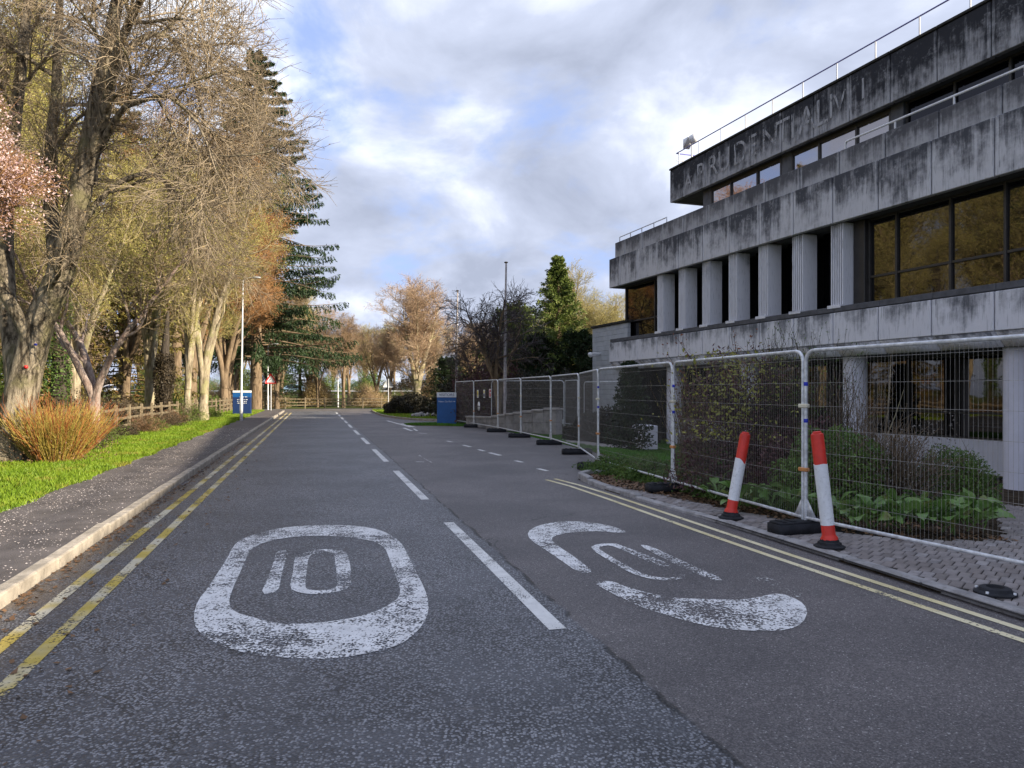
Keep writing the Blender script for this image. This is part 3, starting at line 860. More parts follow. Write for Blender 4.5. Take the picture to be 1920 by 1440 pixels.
blades('island_grass', P, 0.09, np.full(len(P), 0.05), M['grass'], 'short grass on the kerbed island by the far bush')
# ---------------------------------------------------------------- office building
S0, C0, BZ = 28.6, 14.3, -0.43
BO = Vector((S0 * WF[0] + C0 * NF[0], S0 * WF[1] + C0 * NF[1], BZ))
BROT = math.atan2(-WF[1], -WF[0])
bld = thing('office_building', BO, BROT, 'long stained concrete office block with stacked bands, fins and dark glass', 'building')
XE = 55.0


def bx(px_, c):                               # photo column on the plane at depth c -> local x
    t = (px_ - 960) / F
    return S0 - c * (0.945 - 0.327 * t) / (0.327 + 0.945 * t)


def bpart(name, x0, x1, y0, y1, z0, z1, m, parent=None, b=0.010):
    me = bevbox(x1 - x0, y1 - y0, z1 - z0, b)
    return obj(name, me, m, parent or bld, ((x0 + x1) / 2, (y0 + y1) / 2, (z0 + z1) / 2 - (BZ if parent is None else 0)))


def bsub(name, par, x0, x1, y0, y1, z0, z1, m, b=0.006):
    o = obj(name, bevbox(x1 - x0, y1 - y0, z1 - z0, b), m, par)
    o.location = Vector(((x0 + x1) / 2, (y0 + y1) / 2, (z0 + z1) / 2 - BZ)) - par.location
    return o


# solid body behind the facing panels
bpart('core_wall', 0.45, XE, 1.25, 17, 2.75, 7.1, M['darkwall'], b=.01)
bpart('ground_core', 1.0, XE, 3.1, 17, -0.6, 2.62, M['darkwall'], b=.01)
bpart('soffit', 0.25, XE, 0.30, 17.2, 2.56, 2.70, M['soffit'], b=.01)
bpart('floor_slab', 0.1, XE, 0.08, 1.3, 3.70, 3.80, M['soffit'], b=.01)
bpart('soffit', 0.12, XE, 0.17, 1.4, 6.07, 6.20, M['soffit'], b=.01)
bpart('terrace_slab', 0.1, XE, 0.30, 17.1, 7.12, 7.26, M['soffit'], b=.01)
bpart('upper_core', 3.2, XE, 3.05, 17, 7.26, 9.72, M['darkwall'], b=.01)
bpart('roof_slab', 1.0, XE, 2.60, 17.3, 9.72, 10.95, M['soffit'], b=.01)

joints = [0.0] + [1.0 + 1.5 * k for k in range(36)] + [XE]
GAP = 0.017
for a, b in zip(joints[:-1], joints[1:]):
    j = rng.normal(0, .004)
    bpart('lower_panel', a + GAP, b - GAP, j, 0.16 + j, 2.88, 3.69, M['con1'], b=.014)
    # splayed lip under the band
    mb = MB(); L = b - a - 2 * GAP
    mb.add([(x, y, z) for x in (0, L) for y, z in ((0.012, 0.31), (0.30, 0.0), (0.42, 0.0), (0.42, 0.31))],
           [(0, 1, 5, 4), (1, 2, 6, 5), (2, 3, 7, 6), (3, 0, 4, 7), (0, 3, 2, 1), (4, 5, 6, 7)])
    obj('splayed_lip', mb.mesh('splayed_lip'), M['con1'], bld, (a + GAP, j, 2.56 - BZ))
    bpart('sill', a + .004, b - .004, 0.045, 0.75, 3.72, 3.86, M['sill'], b=.008)
    j = rng.normal(0, .004)
    bpart('middle_panel', a + GAP, b - GAP, j, 0.16 + j, 6.045, 7.27, M['con2'], b=.014)
for a, b in zip(joints[:-1], joints[1:]):
    j = rng.normal(0, .004)
    bpart('parapet_panel', max(a, 0.12) + GAP, b - GAP, 0.22 + j, 0.36 + j, 7.275, 7.97, M['con2p'], b=.012)
# end returns
for y0 in (0.17, 1.7, 3.2, 4.7, 6.2, 7.7):
    bpart('end_panel', 0.0, 0.14, y0 + .01, y0 + 1.48, 2.88, 3.69, M['con1'])
    bpart('end_panel', 0.0, 0.14, y0 + .01, y0 + 1.48, 6.045, 7.27, M['con2'])
    bpart('end_panel', 0.13, 0.26, y0 + .2, y0 + 1.67, 7.275, 7.97, M['con2p'])
# top fascia
j3 = [0.94] + [2.06 + 1.5 * k for k in range(35)] + [XE]
for a, b in zip(j3[:-1], j3[1:]):
    j = rng.normal(0, .005)
    bpart('roof_panel', a + GAP, b - GAP, 2.4 + j, 2.58 + j, 9.68, 11.03, M['con3'], b=.014)
    bpart('coping', a + .004, b - .004, 2.36, 2.75, 11.045, 11.12, M['coping'], b=.012)
for y0 in (2.6, 4.1, 5.6, 7.1):
    bpart('roof_panel', 0.94, 1.1, y0 + .01, y0 + 1.48, 9.68, 11.03, M['con3'])
    bpart('coping', 0.90, 1.25, y0 + .16, y0 + 1.655, 11.045, 11.12, M['coping'])

# ghost of removed lettering on the top fascia (soot gone where letters stood)
for ch, p_, hh, dz in [('P', 1313, .78, -.05), ('R', 1337, .82, 0), ('U', 1358, .82, 0), ('D', 1388, .82, 0), ('E', 1412, .78, .02), ('N', 1444, .82, 0), ('T', 1469, .8, 0), ('I', 1487, .8, 0), ('A', 1513, .84, 0), ('L', 1541, .84, 0),
                       ('I', 1559, .75, .03), ('V', 1575, .6, .05), ('I', 1595, .8, 0), ('l', 1619, .6, .1), ('A', 1291, .6, -.12)]:
    me = textmesh(ch, hh / 0.7, 0.0)
    o = obj('letter', me, M['ghost'], bld, (bx(p_, 16.7), 2.380, 10.32 + dz - BZ), (math.pi / 2, 0, 0))

# fluted fins
prof = []
w2, dp = 0.215, 0.52
g = 5; gw = 0.43 / (2 * g + 1)
prof.append((-w2, 0))
for k in range(g):
    x0 = -w2 + gw * (2 * k + 1)
    prof += [(x0, 0), (x0 + gw * .15, 0.028), (x0 + gw * .85, 0.028), (x0 + gw, 0)]
prof += [(w2, 0), (w2, dp), (-w2, dp)]
fm = bevbox(0.43, 0.46, 2.15, .015); rib_me = bevbox(0.038, 0.07, 2.13, .008); slot_me = bevbox(0.40, 0.01, 2.12, .002); fb = bevbox(0.47, 0.30, 0.09, .01)
for k in range(7):
    x = 4.0 + 1.5 * k
    f_ = obj('fin', fm, M['fin'], bld, (x, 0.14 + .28, -BZ + 4.975))
    obj('fin_foot', fb, M['fin'], f_, (0, -.24, -1.115))
    obj('stained_flute', slot_me, M['coping'], f_, (0, -.231, 0))
    for q in range(6): obj('fin_rib', rib_me, M['fin'], f_, (-.196 + .0784 * q, -.245, 0))
    if k < 6:
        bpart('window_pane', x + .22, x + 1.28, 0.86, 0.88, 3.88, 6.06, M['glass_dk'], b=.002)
        bpart('mullion', x + .72, x + .78, 0.82, 0.88, 3.88, 6.06, M['bronze'], b=.004)


def glazing(xs, y, z0, z1, ztr, gl, fr=0.06):
    for a, b in zip(xs[:-1], xs[1:]):
        tilt = rng.normal(0, .0035)
        for q0, q1 in ((z0, ztr), (ztr, z1)) if ztr else ((z0, z1),):
            o = bpart('window_pane', a + .01, b - .01, y, y + .02, q0 + .01, q1 - .01, gl, b=.002)
            o.rotation_euler = (rng.normal(0, .003), 0, tilt)
        if ztr: bpart('transom', a + fr / 2, b - fr / 2, y - .045, y + .03, ztr - .03, ztr + .03, M['bronze'], b=.004)
        bpart('head_frame', a + fr / 2, b - fr / 2, y - .045, y + .03, z1 - (.14 if gl is M['glass3'] else .05), z1, M['bronze'], b=.004)
        bpart('foot_frame', a + fr / 2, b - fr / 2, y - .045, y + .03, z0, z0 + .05, M['bronze'], b=.004)
    for a in xs:
        bpart('mullion', a - fr / 2, a + fr / 2, y - .06, y + .04, z0, z1, M['bronze'], b=.005)


glazing([0.42, 2.85, 3.75], 0.62, 3.865, 6.06, 4.57, M['glass1'])
bpart('window_jamb', 13.25, 13.62, 0.45, 0.9, 3.865, 6.06, M['bronze'])
glazing([13.65, 14.5, 16.0, 17.3, 17.85, 19.3, 20.8, 22.3, 23.8, 25.3, 26.8, 28.3, 29.8, 31.3, 32.8, 34.3, 35.8], 0.62, 3.865, 6.06, 4.57, M['glass1'])
# set-back top storey
yw = 2.78
def xs3(*p): return [bx(q, C0 + yw) for q in p]
bpart('pier', bx(1320, C0 + yw), bx(1335, C0 + yw), yw - .05, yw + .2, 7.26, 9.72, M['sill'])
glazing(xs3(1335.5, 1372, 1421.5, 1466), yw, 7.3, 9.70, None, M['glass3'], .07)
bpart('pier', bx(1467.5, C0 + yw), bx(1485.5, C0 + yw), yw - .05, yw + .2, 7.26, 9.72, M['sill'])
glazing(xs3(1487, 1537.5, 1607.5, 1671), yw, 7.3, 9.70, None, M['glass3'], .07)
bpart('pier', bx(1672.5, C0 + yw), bx(1696, C0 + yw), yw - .05, yw + .2, 7.26, 9.72, M['sill'])
x0 = bx(1697, C0 + yw)
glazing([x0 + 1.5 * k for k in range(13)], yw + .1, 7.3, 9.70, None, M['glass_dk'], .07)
# ground floor
cm = MB().lathe([(0.30, -0.5), (0.30, 2.55), (0.31, 2.57)], 32).mesh('column', True)
for x in (3.95, 8.45, 12.95, 17.45, 21.95, 26.45):
    obj('column', cm, M['column'], bld, (x, 0.80, -BZ))
glazing([1.0 + 1.5 * k for k in range(21)], 2.6, 0.45, 2.56, 1.1, M['glass0'], .07)
for k in range(20):
    bpart('dwarf_panel', 1.0 + 1.5 * k + .01, 2.5 + 1.5 * k - .01, 2.5, 2.7, -0.5, 0.44, M['column'])
# roof and terrace rails
def rail(pts, posts, m, r=0.022, zf=1.0, mp=None):
    mb = MB().sweep(pts, r, 6); o = obj('handrail', mb.mesh('handrail', True), m, bld)
    for p in posts:
        pb = MB().sweep([(p[0], p[1], p[2]), (p[0], p[1], p[3])], r * .85, 6)
        obj('rail_post', pb.mesh('rail_post', True), mp or m, o)


zz_ = -BZ
xs = [1.35 + 1.5 * k for k in range(21)]
rail([(1.15, 6.5, 11.75 + zz_), (1.15, 2.6, 11.75 + zz_), (XE, 2.6, 11.75 + zz_)], [(x, 2.6, 11.0 + zz_, 11.75 + zz_) for x in xs] + [(1.15, y, 11.0 + zz_, 11.75 + zz_) for y in (3.6, 5.2)], M['rail_b'], .024, mp=M['rail'])
rail([(1.15, 2.6, 11.45 + zz_), (1.15, 6.5, 11.45 + zz_)], [], M['rail'], .02)
xa, xb = bx(1585, 14.6), 30.0
rail([(xa, .30, 7.95 + zz_), (xa, .30, 8.12 + zz_), (xa + .05, .30, 8.18 + zz_), (xb, .30, 8.18 + zz_)], [(xa + 1.6 + 1.6 * k, .30, 7.95 + zz_, 8.18 + zz_) for k in range(9)], M['rail'], .030)
xa, xb = bx(1162, 14.6), bx(1250, 14.6)
rail([(xa, .30, 8.18 + zz_), (xb, .30, 8.18 + zz_), (xb, .30, 7.95 + zz_)], [(xa + (xb - xa) * k / 4, .30, 7.95 + zz_, 8.18 + zz_) for k in range(4)], M['rail'], .022)
# rooftop aerial: mast with two small hoods
ax = bx(1297, 17.2)
mast = obj('aerial_mast', MB().sweep([(ax, 2.9, 11.0 + zz_), (ax, 2.9, 12.15 + zz_)], .035, 8).mesh('aerial_mast', True), M['pole'], bld)
mb = MB(); mb.add([(ax - .42, 2.75, 11.75 + zz_ + .13), (ax - .12, 2.75, 11.75 + zz_ + .42), (ax - .12, 3.05, 11.75 + zz_ + .42), (ax - .42, 3.05, 11.75 + zz_ + .13), (ax - .42, 2.75, 12.42 - .15 + zz_), (ax - .05, 2.75, 12.27 + zz_), (ax - .05, 3.05, 12.27 + zz_), (ax - .42, 3.05, 12.27 + zz_)],
          [(0, 1, 2, 3), (4, 7, 6, 5), (0, 4, 5, 1), (3, 2, 6, 7), (0, 3, 7, 4), (1, 5, 6, 2)])
obj('aerial_hood', mb.mesh('aerial_hood'), M['rail'], mast)
obj('aerial_box', MB().box(ax - .02, ax + .28, 2.78, 3.02, 12.0 + zz_, 12.28 + zz_).mesh('aerial_box'), M['rail'], mast)
obj('aerial_whip', MB().sweep([(ax + .1, 2.9, 12.25 + zz_), (ax + .1, 2.9, 12.6 + zz_)], .008, 5).mesh('aerial_whip'), M['pole'], mast)

# blockwork wing at the far end
wg = thing('block_wing', BO, BROT, 'low pale grey blockwork wing beyond the end of the office block', 'building')
def wpart(name, x0, x1, y0, y1, z0, z1, m, b=.006):
    return obj(name, bevbox(x1 - x0, y1 - y0, z1 - z0, b), m, wg, ((x0 + x1) / 2, (y0 + y1) / 2, (z0 + z1) / 2 - BZ))
wpart('core_wall', -2.35, 0.8, 0.48, 9, -0.6, 4.45, M['darkwall'])
for r in range(23):
    x = -2.4 - (0.22 if r % 2 else 0)
    while x < 1.0:
        a, b = max(x, -2.4), min(x + .435, 1.0)
        if b - a > .05: wpart('concrete_block', a + .004, b - .004, 0.35, 0.5, -0.43 + r * .215 + .004, -0.43 + (r + 1) * .215 - .004, M['block'], .004)
        x += .44
wpart('coping', -2.45, 1.1, 0.28, 9, 4.52, 4.62, M['coping'])
cc = wpart('security_camera', -1.6, -1.5, -.05, .35, 3.30, 3.38, M['rail'])
obj('camera_arm', MB().sweep([(0, .15, 0), (0, -.1, .03), (0, -.22, -.02)], .03, 8).mesh('camera_arm'), M['rail'], cc)
obj('camera_dome', MB().lathe([(0.0, -.16), (.07, -.13), (.11, -.05), (.12, 0), (.09, .06), (0, .09)], 16).mesh('camera_dome', True), M['rail'], cc, (0, -.3, -.04))

# ---------------------------------------------------------------- mesh fence panels
PL, PH = 3.46, 2.08


def frame_pts():
    p = [(0, 0, .02)]; r = .13
    p += [(0, 0, PH - r)] + [(r - r * math.cos(a), 0, PH - r + r * math.sin(a)) for a in np.linspace(.2, math.pi / 2, 5)]
    p += [(PL - r + r * math.sin(a), 0, PH - r + r * math.cos(a)) for a in np.linspace(0, math.pi / 2 - .2, 5)] + [(PL, 0, PH - r), (PL, 0, .02)]
    return p


fr_me = MB().sweep(frame_pts(), .021, 10).sweep([(0.015, 0, .17), (PL - .015, 0, .17)], .019, 10).mesh('frame', True)
wm = MB()
for x in np.arange(.045, PL - .02, .0445):
    wm.sweep([(x, 0, .17), (x, 0, PH - .005)], .0014, 3, False)
for z in np.arange(.40, PH - .1, .262):
    wm.sweep([(0.0, .005, z), (PL, .005, z)], .0022, 3, False)
wm_me = wm.mesh('wire_mesh')
gus_me = []
for sx_ in (0, PL):
    d = .16 if sx_ == 0 else -.16
    gus = MB().add([(sx_, -.004, .19), (sx_ + d, -.004, .18), (sx_, -.004, .42), (sx_, .004, .19), (sx_ + d, .004, .18), (sx_, .004, .42)], [(0, 1, 2), (3, 5, 4), (0, 3, 1), (1, 3, 4), (1, 4, 2), (2, 4, 5), (2, 5, 0), (0, 5, 3)])
    gus_me.append(gus.mesh('gusset'))
clip_me = bevbox(.13, .06, .045, .008); tape_me = MB().lathe([(.0225, -.022), (.0235, -.02), (.0235, .02), (.0225, .022)], 12).mesh('tape_band', True)
foot_mb = MB()
FL, FW, FH = .39, .125, .135
pr = [(-FL, -FW + .03), (-FL + .03, -FW), (FL - .03, -FW), (FL, -FW + .03), (FL, FW - .03), (FL - .03, FW), (-FL + .03, FW), (-FL, FW - .03)]
foot_mb.prism(pr, 0, FH - .02); foot_mb.prism([(x * .95, y * .88) for x, y in pr], FH - .022, FH)
for k in (-.28, -.16, .16, .28):
    foot_mb.box(k - .022, k + .022, -FW * .6, FW * .6, FH - .004, FH + .012)
foot_me = foot_mb.mesh('foot_block')


def panel(A, B, label, group=None, clips=True, tapes=False, z=.03):
    A = Vector(A); B = Vector(B); rz = math.atan2(B[1] - A[1], B[0] - A[0]); L = math.hypot(B[0] - A[0], B[1] - A[1])
    t = thing('mesh_fence', (A[0], A[1], z), rz, label, 'fence', group, (L / PL * .985, 1, 1))
    obj('frame', fr_me, M['galv'], t); obj('wire_mesh', wm_me, M['wire'], t); [obj('gusset', g_, M['galv'], t) for g_ in gus_me]
    if clips:
        for zc, mm in ((1.45, M['clip_w']), (.72, M['clip_o'])):
            obj('coupler', clip_me, mm, t, (-.03, 0, zc))
    if tapes:
        for zc in (1.70, 1.28): obj('tape_band', tape_me, M['tape'], t, (0, 0, zc))
    return t


posts = [(4.72, 5.25), (3.36, 8.46), (2.60, 11.9), (1.82, 15.6), (1.75, 19.3), (1.2, 22.75), (.32, 26.2), (-.56, 29.75), (-1.72, 33.4), (-2.83, 37.0)]
names = ['galvanised mesh fence panel over the block paving, behind the wider leaning bollard', 'galvanised mesh fence panel in front of the purple leafy shrub', 'galvanised mesh fence panel in front of the dark cone shrub',
         'short-looking mesh fence panel turning along the tarmac apron by the kerb corner', 'mesh fence panel in front of the pale path', 'mesh fence panel at the tall end of the stone planter wall',
         'mesh fence panel across the middle of the stone planter wall', 'mesh fence panel beside the one carrying safety notices', 'end mesh fence panel by the blue visitors sign']
for i in range(9):
    A, B = posts[i + 1], posts[i]
    if i == 8: A = (-2.83, 37.0)
    panel(A, B, names[i], 'mesh fence panels along the road', True, i in (0, 1, 2), .03 if i < 3 else .02)
panel((4.74, 5.2), (5.75, 1.9), 'mesh fence panel beyond the wide one over the block paving', 'mesh fence panels along the road')
fl = ['rubber fence foot beside the upright leaning bollard', 'rubber fence foot half in the leaf litter', 'rubber fence foot at the kerb corner', 'rubber fence foot on the tarmac below the panel by the pale path',
      'rubber fence foot below the tall end of the planter wall', 'rubber fence foot below the middle of the planter wall', 'rubber fence foot left of the bare tree stem', 'rubber fence foot below the safety notices']
for i, p in enumerate(posts[1:9]):
    a, b = Vector(posts[i]), Vector(posts[i + 2]); d = (a - b).normalized()
    rz = math.atan2(d.y, d.x) + math.pi / 2 + rng.normal(0, .08)
    if i >= 2: rz = rng.normal(0.02, .05)
    off = 0.03 if i < 2 else 0.0
    obj('ballast_block', foot_me, M['rubber'], None, (p[0] - .06, p[1] - .02, off + .01), (0, 0, rz), label=fl[i], cat='ballast block', group='rubber feet under the mesh fence')
# inner panels near the building and the loose one behind the visitors sign
panel(W(1057, 756, 33)[:2], (W(1057, 756, 33)[0] - 3.3, 34.0), 'inner mesh fence panel standing on the lawn behind the planter wall', 'inner mesh fence panels', False, z=.03)
panel(W(1083, 760, 31.5)[:2], (W(1057, 756, 33)[0] + .05, 33.05), 'narrow inner mesh fence panel beside the path', 'inner mesh fence panels', False, z=.03)
panel(W(1180, 760, 30)[:2], (W(1094, 760, 31.5)[0], 31.5), 'inner mesh fence panel leading to the office wall', 'inner mesh fence panels', False, z=-.05)
panel(W(868, 735, 39)[:2], (W(868, 735, 39)[0] + 3.0, 40.5), 'mesh fence panel standing behind the end panel', 'inner mesh fence panels', False, z=.03)
# ---------------------------------------------------------------- bollards
def bollard(base, tilt_x, tilt_y, H, label, torn):
    t = thing('traffic_bollard', base, 0.3, label, 'bollard')
    rb = obj('rubber_base', auto_smooth(MB().lathe([(0, 0), (.155, 0), (.155, .012), (.118, .026), (.112, .05), (.095, .056), (.088, .08), (0, .08)], 10).mesh('rubber_base'), 30), M['rubber'], t)
    tube = obj('tube', auto_smooth(MB().lathe([(.085, 0), (.085, .03), (.069, .055), (.066, .07), (.064, H - .05), (.060, H - .02), (.045, H - .012), (.0, H - .012)], 28).mesh('tube'), 35), M['red'], t, (0, 0, .06), (tilt_x, tilt_y, -.3))
    obj('cap', auto_smooth(MB().lathe([(.043, H - .014), (.043, H), (.035, H + .006), (0, H + .006)], 20).mesh('cap'), 35), M['red'], tube)
    n = 28; th = np.arange(n) * 2 * math.pi / n
    z0 = np.full(n, .165 + .004 * torn); z1 = np.full(n, H - .33) + (.06 * np.maximum(0, np.sin(th + 2.4)) ** 3 * -1 if torn else .004 * np.sin(th * 3))
    r_ = .0675
    ring = lambda r, z: np.stack([r * np.cos(th), r * np.sin(th), z], -1)
    v = np.vstack([ring(.0645, z0), ring(r_, z0), ring(r_, z1), ring(.0645, z1)]); o = np.arange(n); o2 = (o + 1) % n
    f = np.vstack([np.stack([k * n + o, k * n + o2, (k + 1) * n + o2, (k + 1) * n + o], -1) for k in range(3)])
    obj('reflective_sleeve', auto_smooth(npmesh('reflective_sleeve', v, f), 35), M['sleeve'], tube)
    return t


bollard(R(8.27, 5.06, .055), .02, .175, 1.03, 'red and white tube bollard leaning well over towards the fence, torn sleeve edge', True)
bollard(R(6.48, 5.10, .055), -.03, -.105, 1.12, 'red and white tube bollard standing in front of the thick fence foot', False)
t = thing('bollard_base', R(4.66, 5.2, .052), .2, 'empty black rubber bollard base bolted to the block paving', 'bollard base')
obj('rubber_base', auto_smooth(MB().lathe([(0, 0), (.155, 0), (.155, .012), (.12, .024), (.11, .046), (.09, .052), (.065, .052), (.055, .03), (0, .03)], 12).mesh('rubber_base'), 30), M['rubber'], t)
for k in range(4):
    a = k * math.pi / 2 + .4
    obj('bolt', MB().lathe([(.012, .016), (.012, .032), (0, .034)], 6, (math.cos(a) * .138, math.sin(a) * .138, 0)).mesh('bolt'), M['galv'], t)

# ---------------------------------------------------------------- signs
def put_text(body, size, m, par, loc, rot=(math.pi / 2, 0, 0), name='lettering'):
    return obj(name, textmesh(body, size, .002), m, par, loc, rot)


vs = W(837.5, 797, 36.4)
t = thing('visitors_sign', (vs.x, vs.y, .03), 0.05, 'blue visitors sign board with white header at the end of the fence', 'sign')
obj('board', bevbox(.94, .16, 1.30, .01), M['signblue'], t, (0, 0, .65))
hd = obj('header', bevbox(.96, .18, .24, .01), M['signwhite'], t, (0, 0, 1.425))
put_text('VISITORS', .185, M['signdark'], hd, (0, -.094, 0))
put_text('Visitor Car Park', .105, M['signwhite'], t, (-.06, -.084, 1.10))
obj('arrow', MB().add([(.34, -.084, 1.09), (.44, -.084, 1.10), (.34, -.084, 1.12)], [(0, 1, 2)]).mesh('arrow'), M['signwhite'], t)
# notices wired to the fence
fa, fb_ = Vector((*posts[8], 0)), Vector((*posts[7], 0)); fd = (fb_ - fa).normalized(); fz = math.atan2(fd.y, fd.x)
def notice(px_, pz, w_, h_, label, paint):
    k = (W(px_, 700, 1).x); tt = (fa.x - k * fa.y) / (k * fd.y - fd.x); p = fa + fd * tt
    q = p + Vector((fd.y, -fd.x, 0)) * .03
    o = thing('fence_notice', (q.x, q.y, pz), fz, label, 'notice')
    paint(o, w_, h_)
def pn(bg, marks):
    def f(o, w_, h_):
        obj('plate', bevbox(w_, .006, h_, .002), bg, o)
        for x, z, a, b, m in marks: obj('printed_patch', MB().box((x - a / 2) * w_, (x + a / 2) * w_, -.0055, -.0035, (z - b / 2) * h_, (z + b / 2) * h_).mesh('printed_patch'), m, o)
    return f
notice(897, 1.52, .26, .34, 'small yellow and white safety notice on the mesh fence', pn(M['signwhite'], [(0, .12, .7, .55, M['signyellow']), (0, -.3, .6, .18, M['signyellow'])]))
notice(909, 1.53, .26, .34, 'small white safety notice with dark block on the mesh fence', pn(M['signwhite'], [(0, .22, .6, .3, M['signyellow']), (0, -.18, .7, .4, M['signdark'])]))
notice(920, 1.55, .28, .36, 'small red and white prohibition notice on the mesh fence', pn(M['signwhite'], [(.1, .28, .7, .28, M['signred']), (.1, -.2, .65, .42, M['signred']), (-.32, .05, .16, .3, M['signred'])]))
def disc(o, w_, h_):
    mb = MB().lathe([(0, -.004), (.20, -.004), (.20, .004), (0, .004)], 28); me = mb.mesh('plate'); me.transform(Matrix.Rotation(math.pi / 2, 4, 'X'))
    obj('plate', me, M['signwhite'], o); obj('printed_patch', MB().box(-.19, .19, -.009, -.006, -.02, .02).mesh('printed_patch'), M['signdark'], o)
notice(899, .98, .4, .4, 'round white notice hung on the mesh fence', disc)

ms = R(51.3, -4.55, .08)
t = thing('information_sign', ms, 0.12, 'dark blue monolith information sign with white lines on the left verge', 'sign')
obj('board', bevbox(1.15, .22, 1.15, .012), M['signnavy'], t, (0, 0, .575))
up = obj('upper_board', bevbox(1.15, .22, .30, .012), M['signblue'], t, (0, 0, 1.30))
hd = obj('header', bevbox(1.15, .22, .14, .01), M['signwhite'], t, (0, 0, 1.525))
for z, a, b in [(1.18, -.15, .35), (1.0, -.30, .38), (.88, -.30, .30), (.77, -.30, .33)]:
    x = a
    while x < b:
        l = rng.uniform(.06, .16); obj('printed_line', MB().box(x, min(x + l, b), -.116, -.112, z - .018, z + .018).mesh('printed_line'), M['signwhite'], t); x += l + .03


def lamp_post(base, H, label, lean=0.0, head=True):
    t = thing('lamp_post', base, 0, label, 'lamp post', 'lamp posts')
    p = obj('shaft', MB().sweep([(0, 0, -.05), (0, 0, 1.2), (0, 0, 1.24), (lean * H, 0, H)], [.085, .085, .058, .036], 10).mesh('shaft', True), M['pole'], t)
    if head:
        obj('arm', MB().sweep([(lean * H, 0, H - .02), (lean * H + .12, 0, H + .12), (lean * H + .5, 0, H + .16)], .022, 8).mesh('arm', True), M['pole'], t)
        hb = MB().lathe([(0, -.05), (.09, -.04), (.11, 0), (.08, .05), (0, .07)], 12, flat=1); me = hb.mesh('lantern', True); me.transform(Matrix.Diagonal((2.4, 1, 1, 1)))
        obj('lantern', me, M['signgrey'], t, (lean * H + .7, 0, H + .15))
    obj('door_plate', bevbox(.10, .012, .35, .003), M['signgrey'], t, (0, -.084, .65))
    return t


lamp_post(R(41.5, -3.72, .09), 7.4, 'tall pale lamp post in front of the dark blue information sign', .012)
lamp_post(R(68.0, -3.9, .0), 5.6, 'pale lamp post just behind the red triangle sign')
lamp_post(R(79, 2.4, .0), 4.4, 'short pale lamp post beside the dark trunk across the junction', head=False)


def tri_sign(base, H, label, facing):
    t = thing('warning_sign', base, 0.1 if facing else math.pi + .15, label, 'road sign')
    obj('post', MB().sweep([(0, .03, -.05), (0, .03, H + .45)], .038, 10).mesh('post', True), M['pole'], t)
    def tri(r, y, d=.004):
        pts = []
        for k in range(3):
            a = math.pi / 2 + k * 2 * math.pi / 3
            for da in (-.16, 0, .16):
                rr = r * (1 - .10 * (da != 0)); pts.append((rr * math.cos(a + da), H + rr * math.sin(a + da)))
        v = [(x, y - d, z) for x, z in pts] + [(x, y, z) for x, z in pts]; n = 9
        mb = MB(); mb.add(v, [(i, (i + 1) % n, n + (i + 1) % n, n + i) for i in range(n)]); mb.poly += [list(range(n)), list(range(n, 2 * n))[::-1]]
        return mb
    pl = obj('plate', tri(.52, -.01, .006).mesh('plate'), M['signgrey'], t)
    obj('red_border', tri(.52, -.018).mesh('red_border'), M['signred'], t)
    obj('white_field', tri(.34, -.024).mesh('white_field'), M['signwhite'], t)
    s_ = MB().add([(-.16, -.031, H - .02), (-.05, -.031, H + .10), (.00, -.031, H + .06), (-.03, -.031, H - .0), (-.09, -.031, H - .06)], [(0, 4, 3), (0, 3, 1), (1, 3, 2)])
    obj('symbol', s_.mesh('symbol'), M['signdark'], t)
    w_ = MB()
    for k in range(4): w_.box(-.14 + k * .07, -.09 + k * .07, -.032, -.030, H - .135 + .012 * (k % 2), H - .11 + .012 * (k % 2))
    obj('symbol', w_.mesh('symbol'), M['signdark'], t)


tri_sign(R(62.3, -3.35, .08), 2.45, 'red triangle warning sign with white field on a pale post', True)
tri_sign(R(65.6, 6.3, .0), 2.25, 'grey-backed triangle road sign by the grass island', False)

for x_, yt, d, lab in [(858.5, 546, 41.0, 'slim grey flagpole rising by the visitors sign'), (949, 493, 33.2, 'taller slim flagpole beside the bare dark tree')]:
    b = W(x_ - 3, 0, d); H = HC + (HZ - yt) / F * d
    t = thing('flagpole', (b.x, d, 0), 0, lab, 'flagpole', 'flagpoles')
    obj('pole', MB().sweep([(0, 0, -.05), (0.01, 0, H * .5), (0.07, 0, H)], [.065, .055, .036], 10).mesh('pole', True), M['flagpole'], t)
    obj('truck_cap', MB().lathe([(0, -.03), (.08, -.02), (.09, .02), (0, .05)], 12, (.07, 0, H + .02)).mesh('truck_cap', True), M['bark_dk'], t)
    obj('halyard', MB().sweep([(.09, -.08, 1.2), (.11, -.07, H - .1)], .005, 4).mesh('halyard'), M['rail'], t)
    obj('collar', MB().lathe([(.12, 0), (.12, .14), (.07, .2)], 12).mesh('collar', True), M['flagpole'], t)

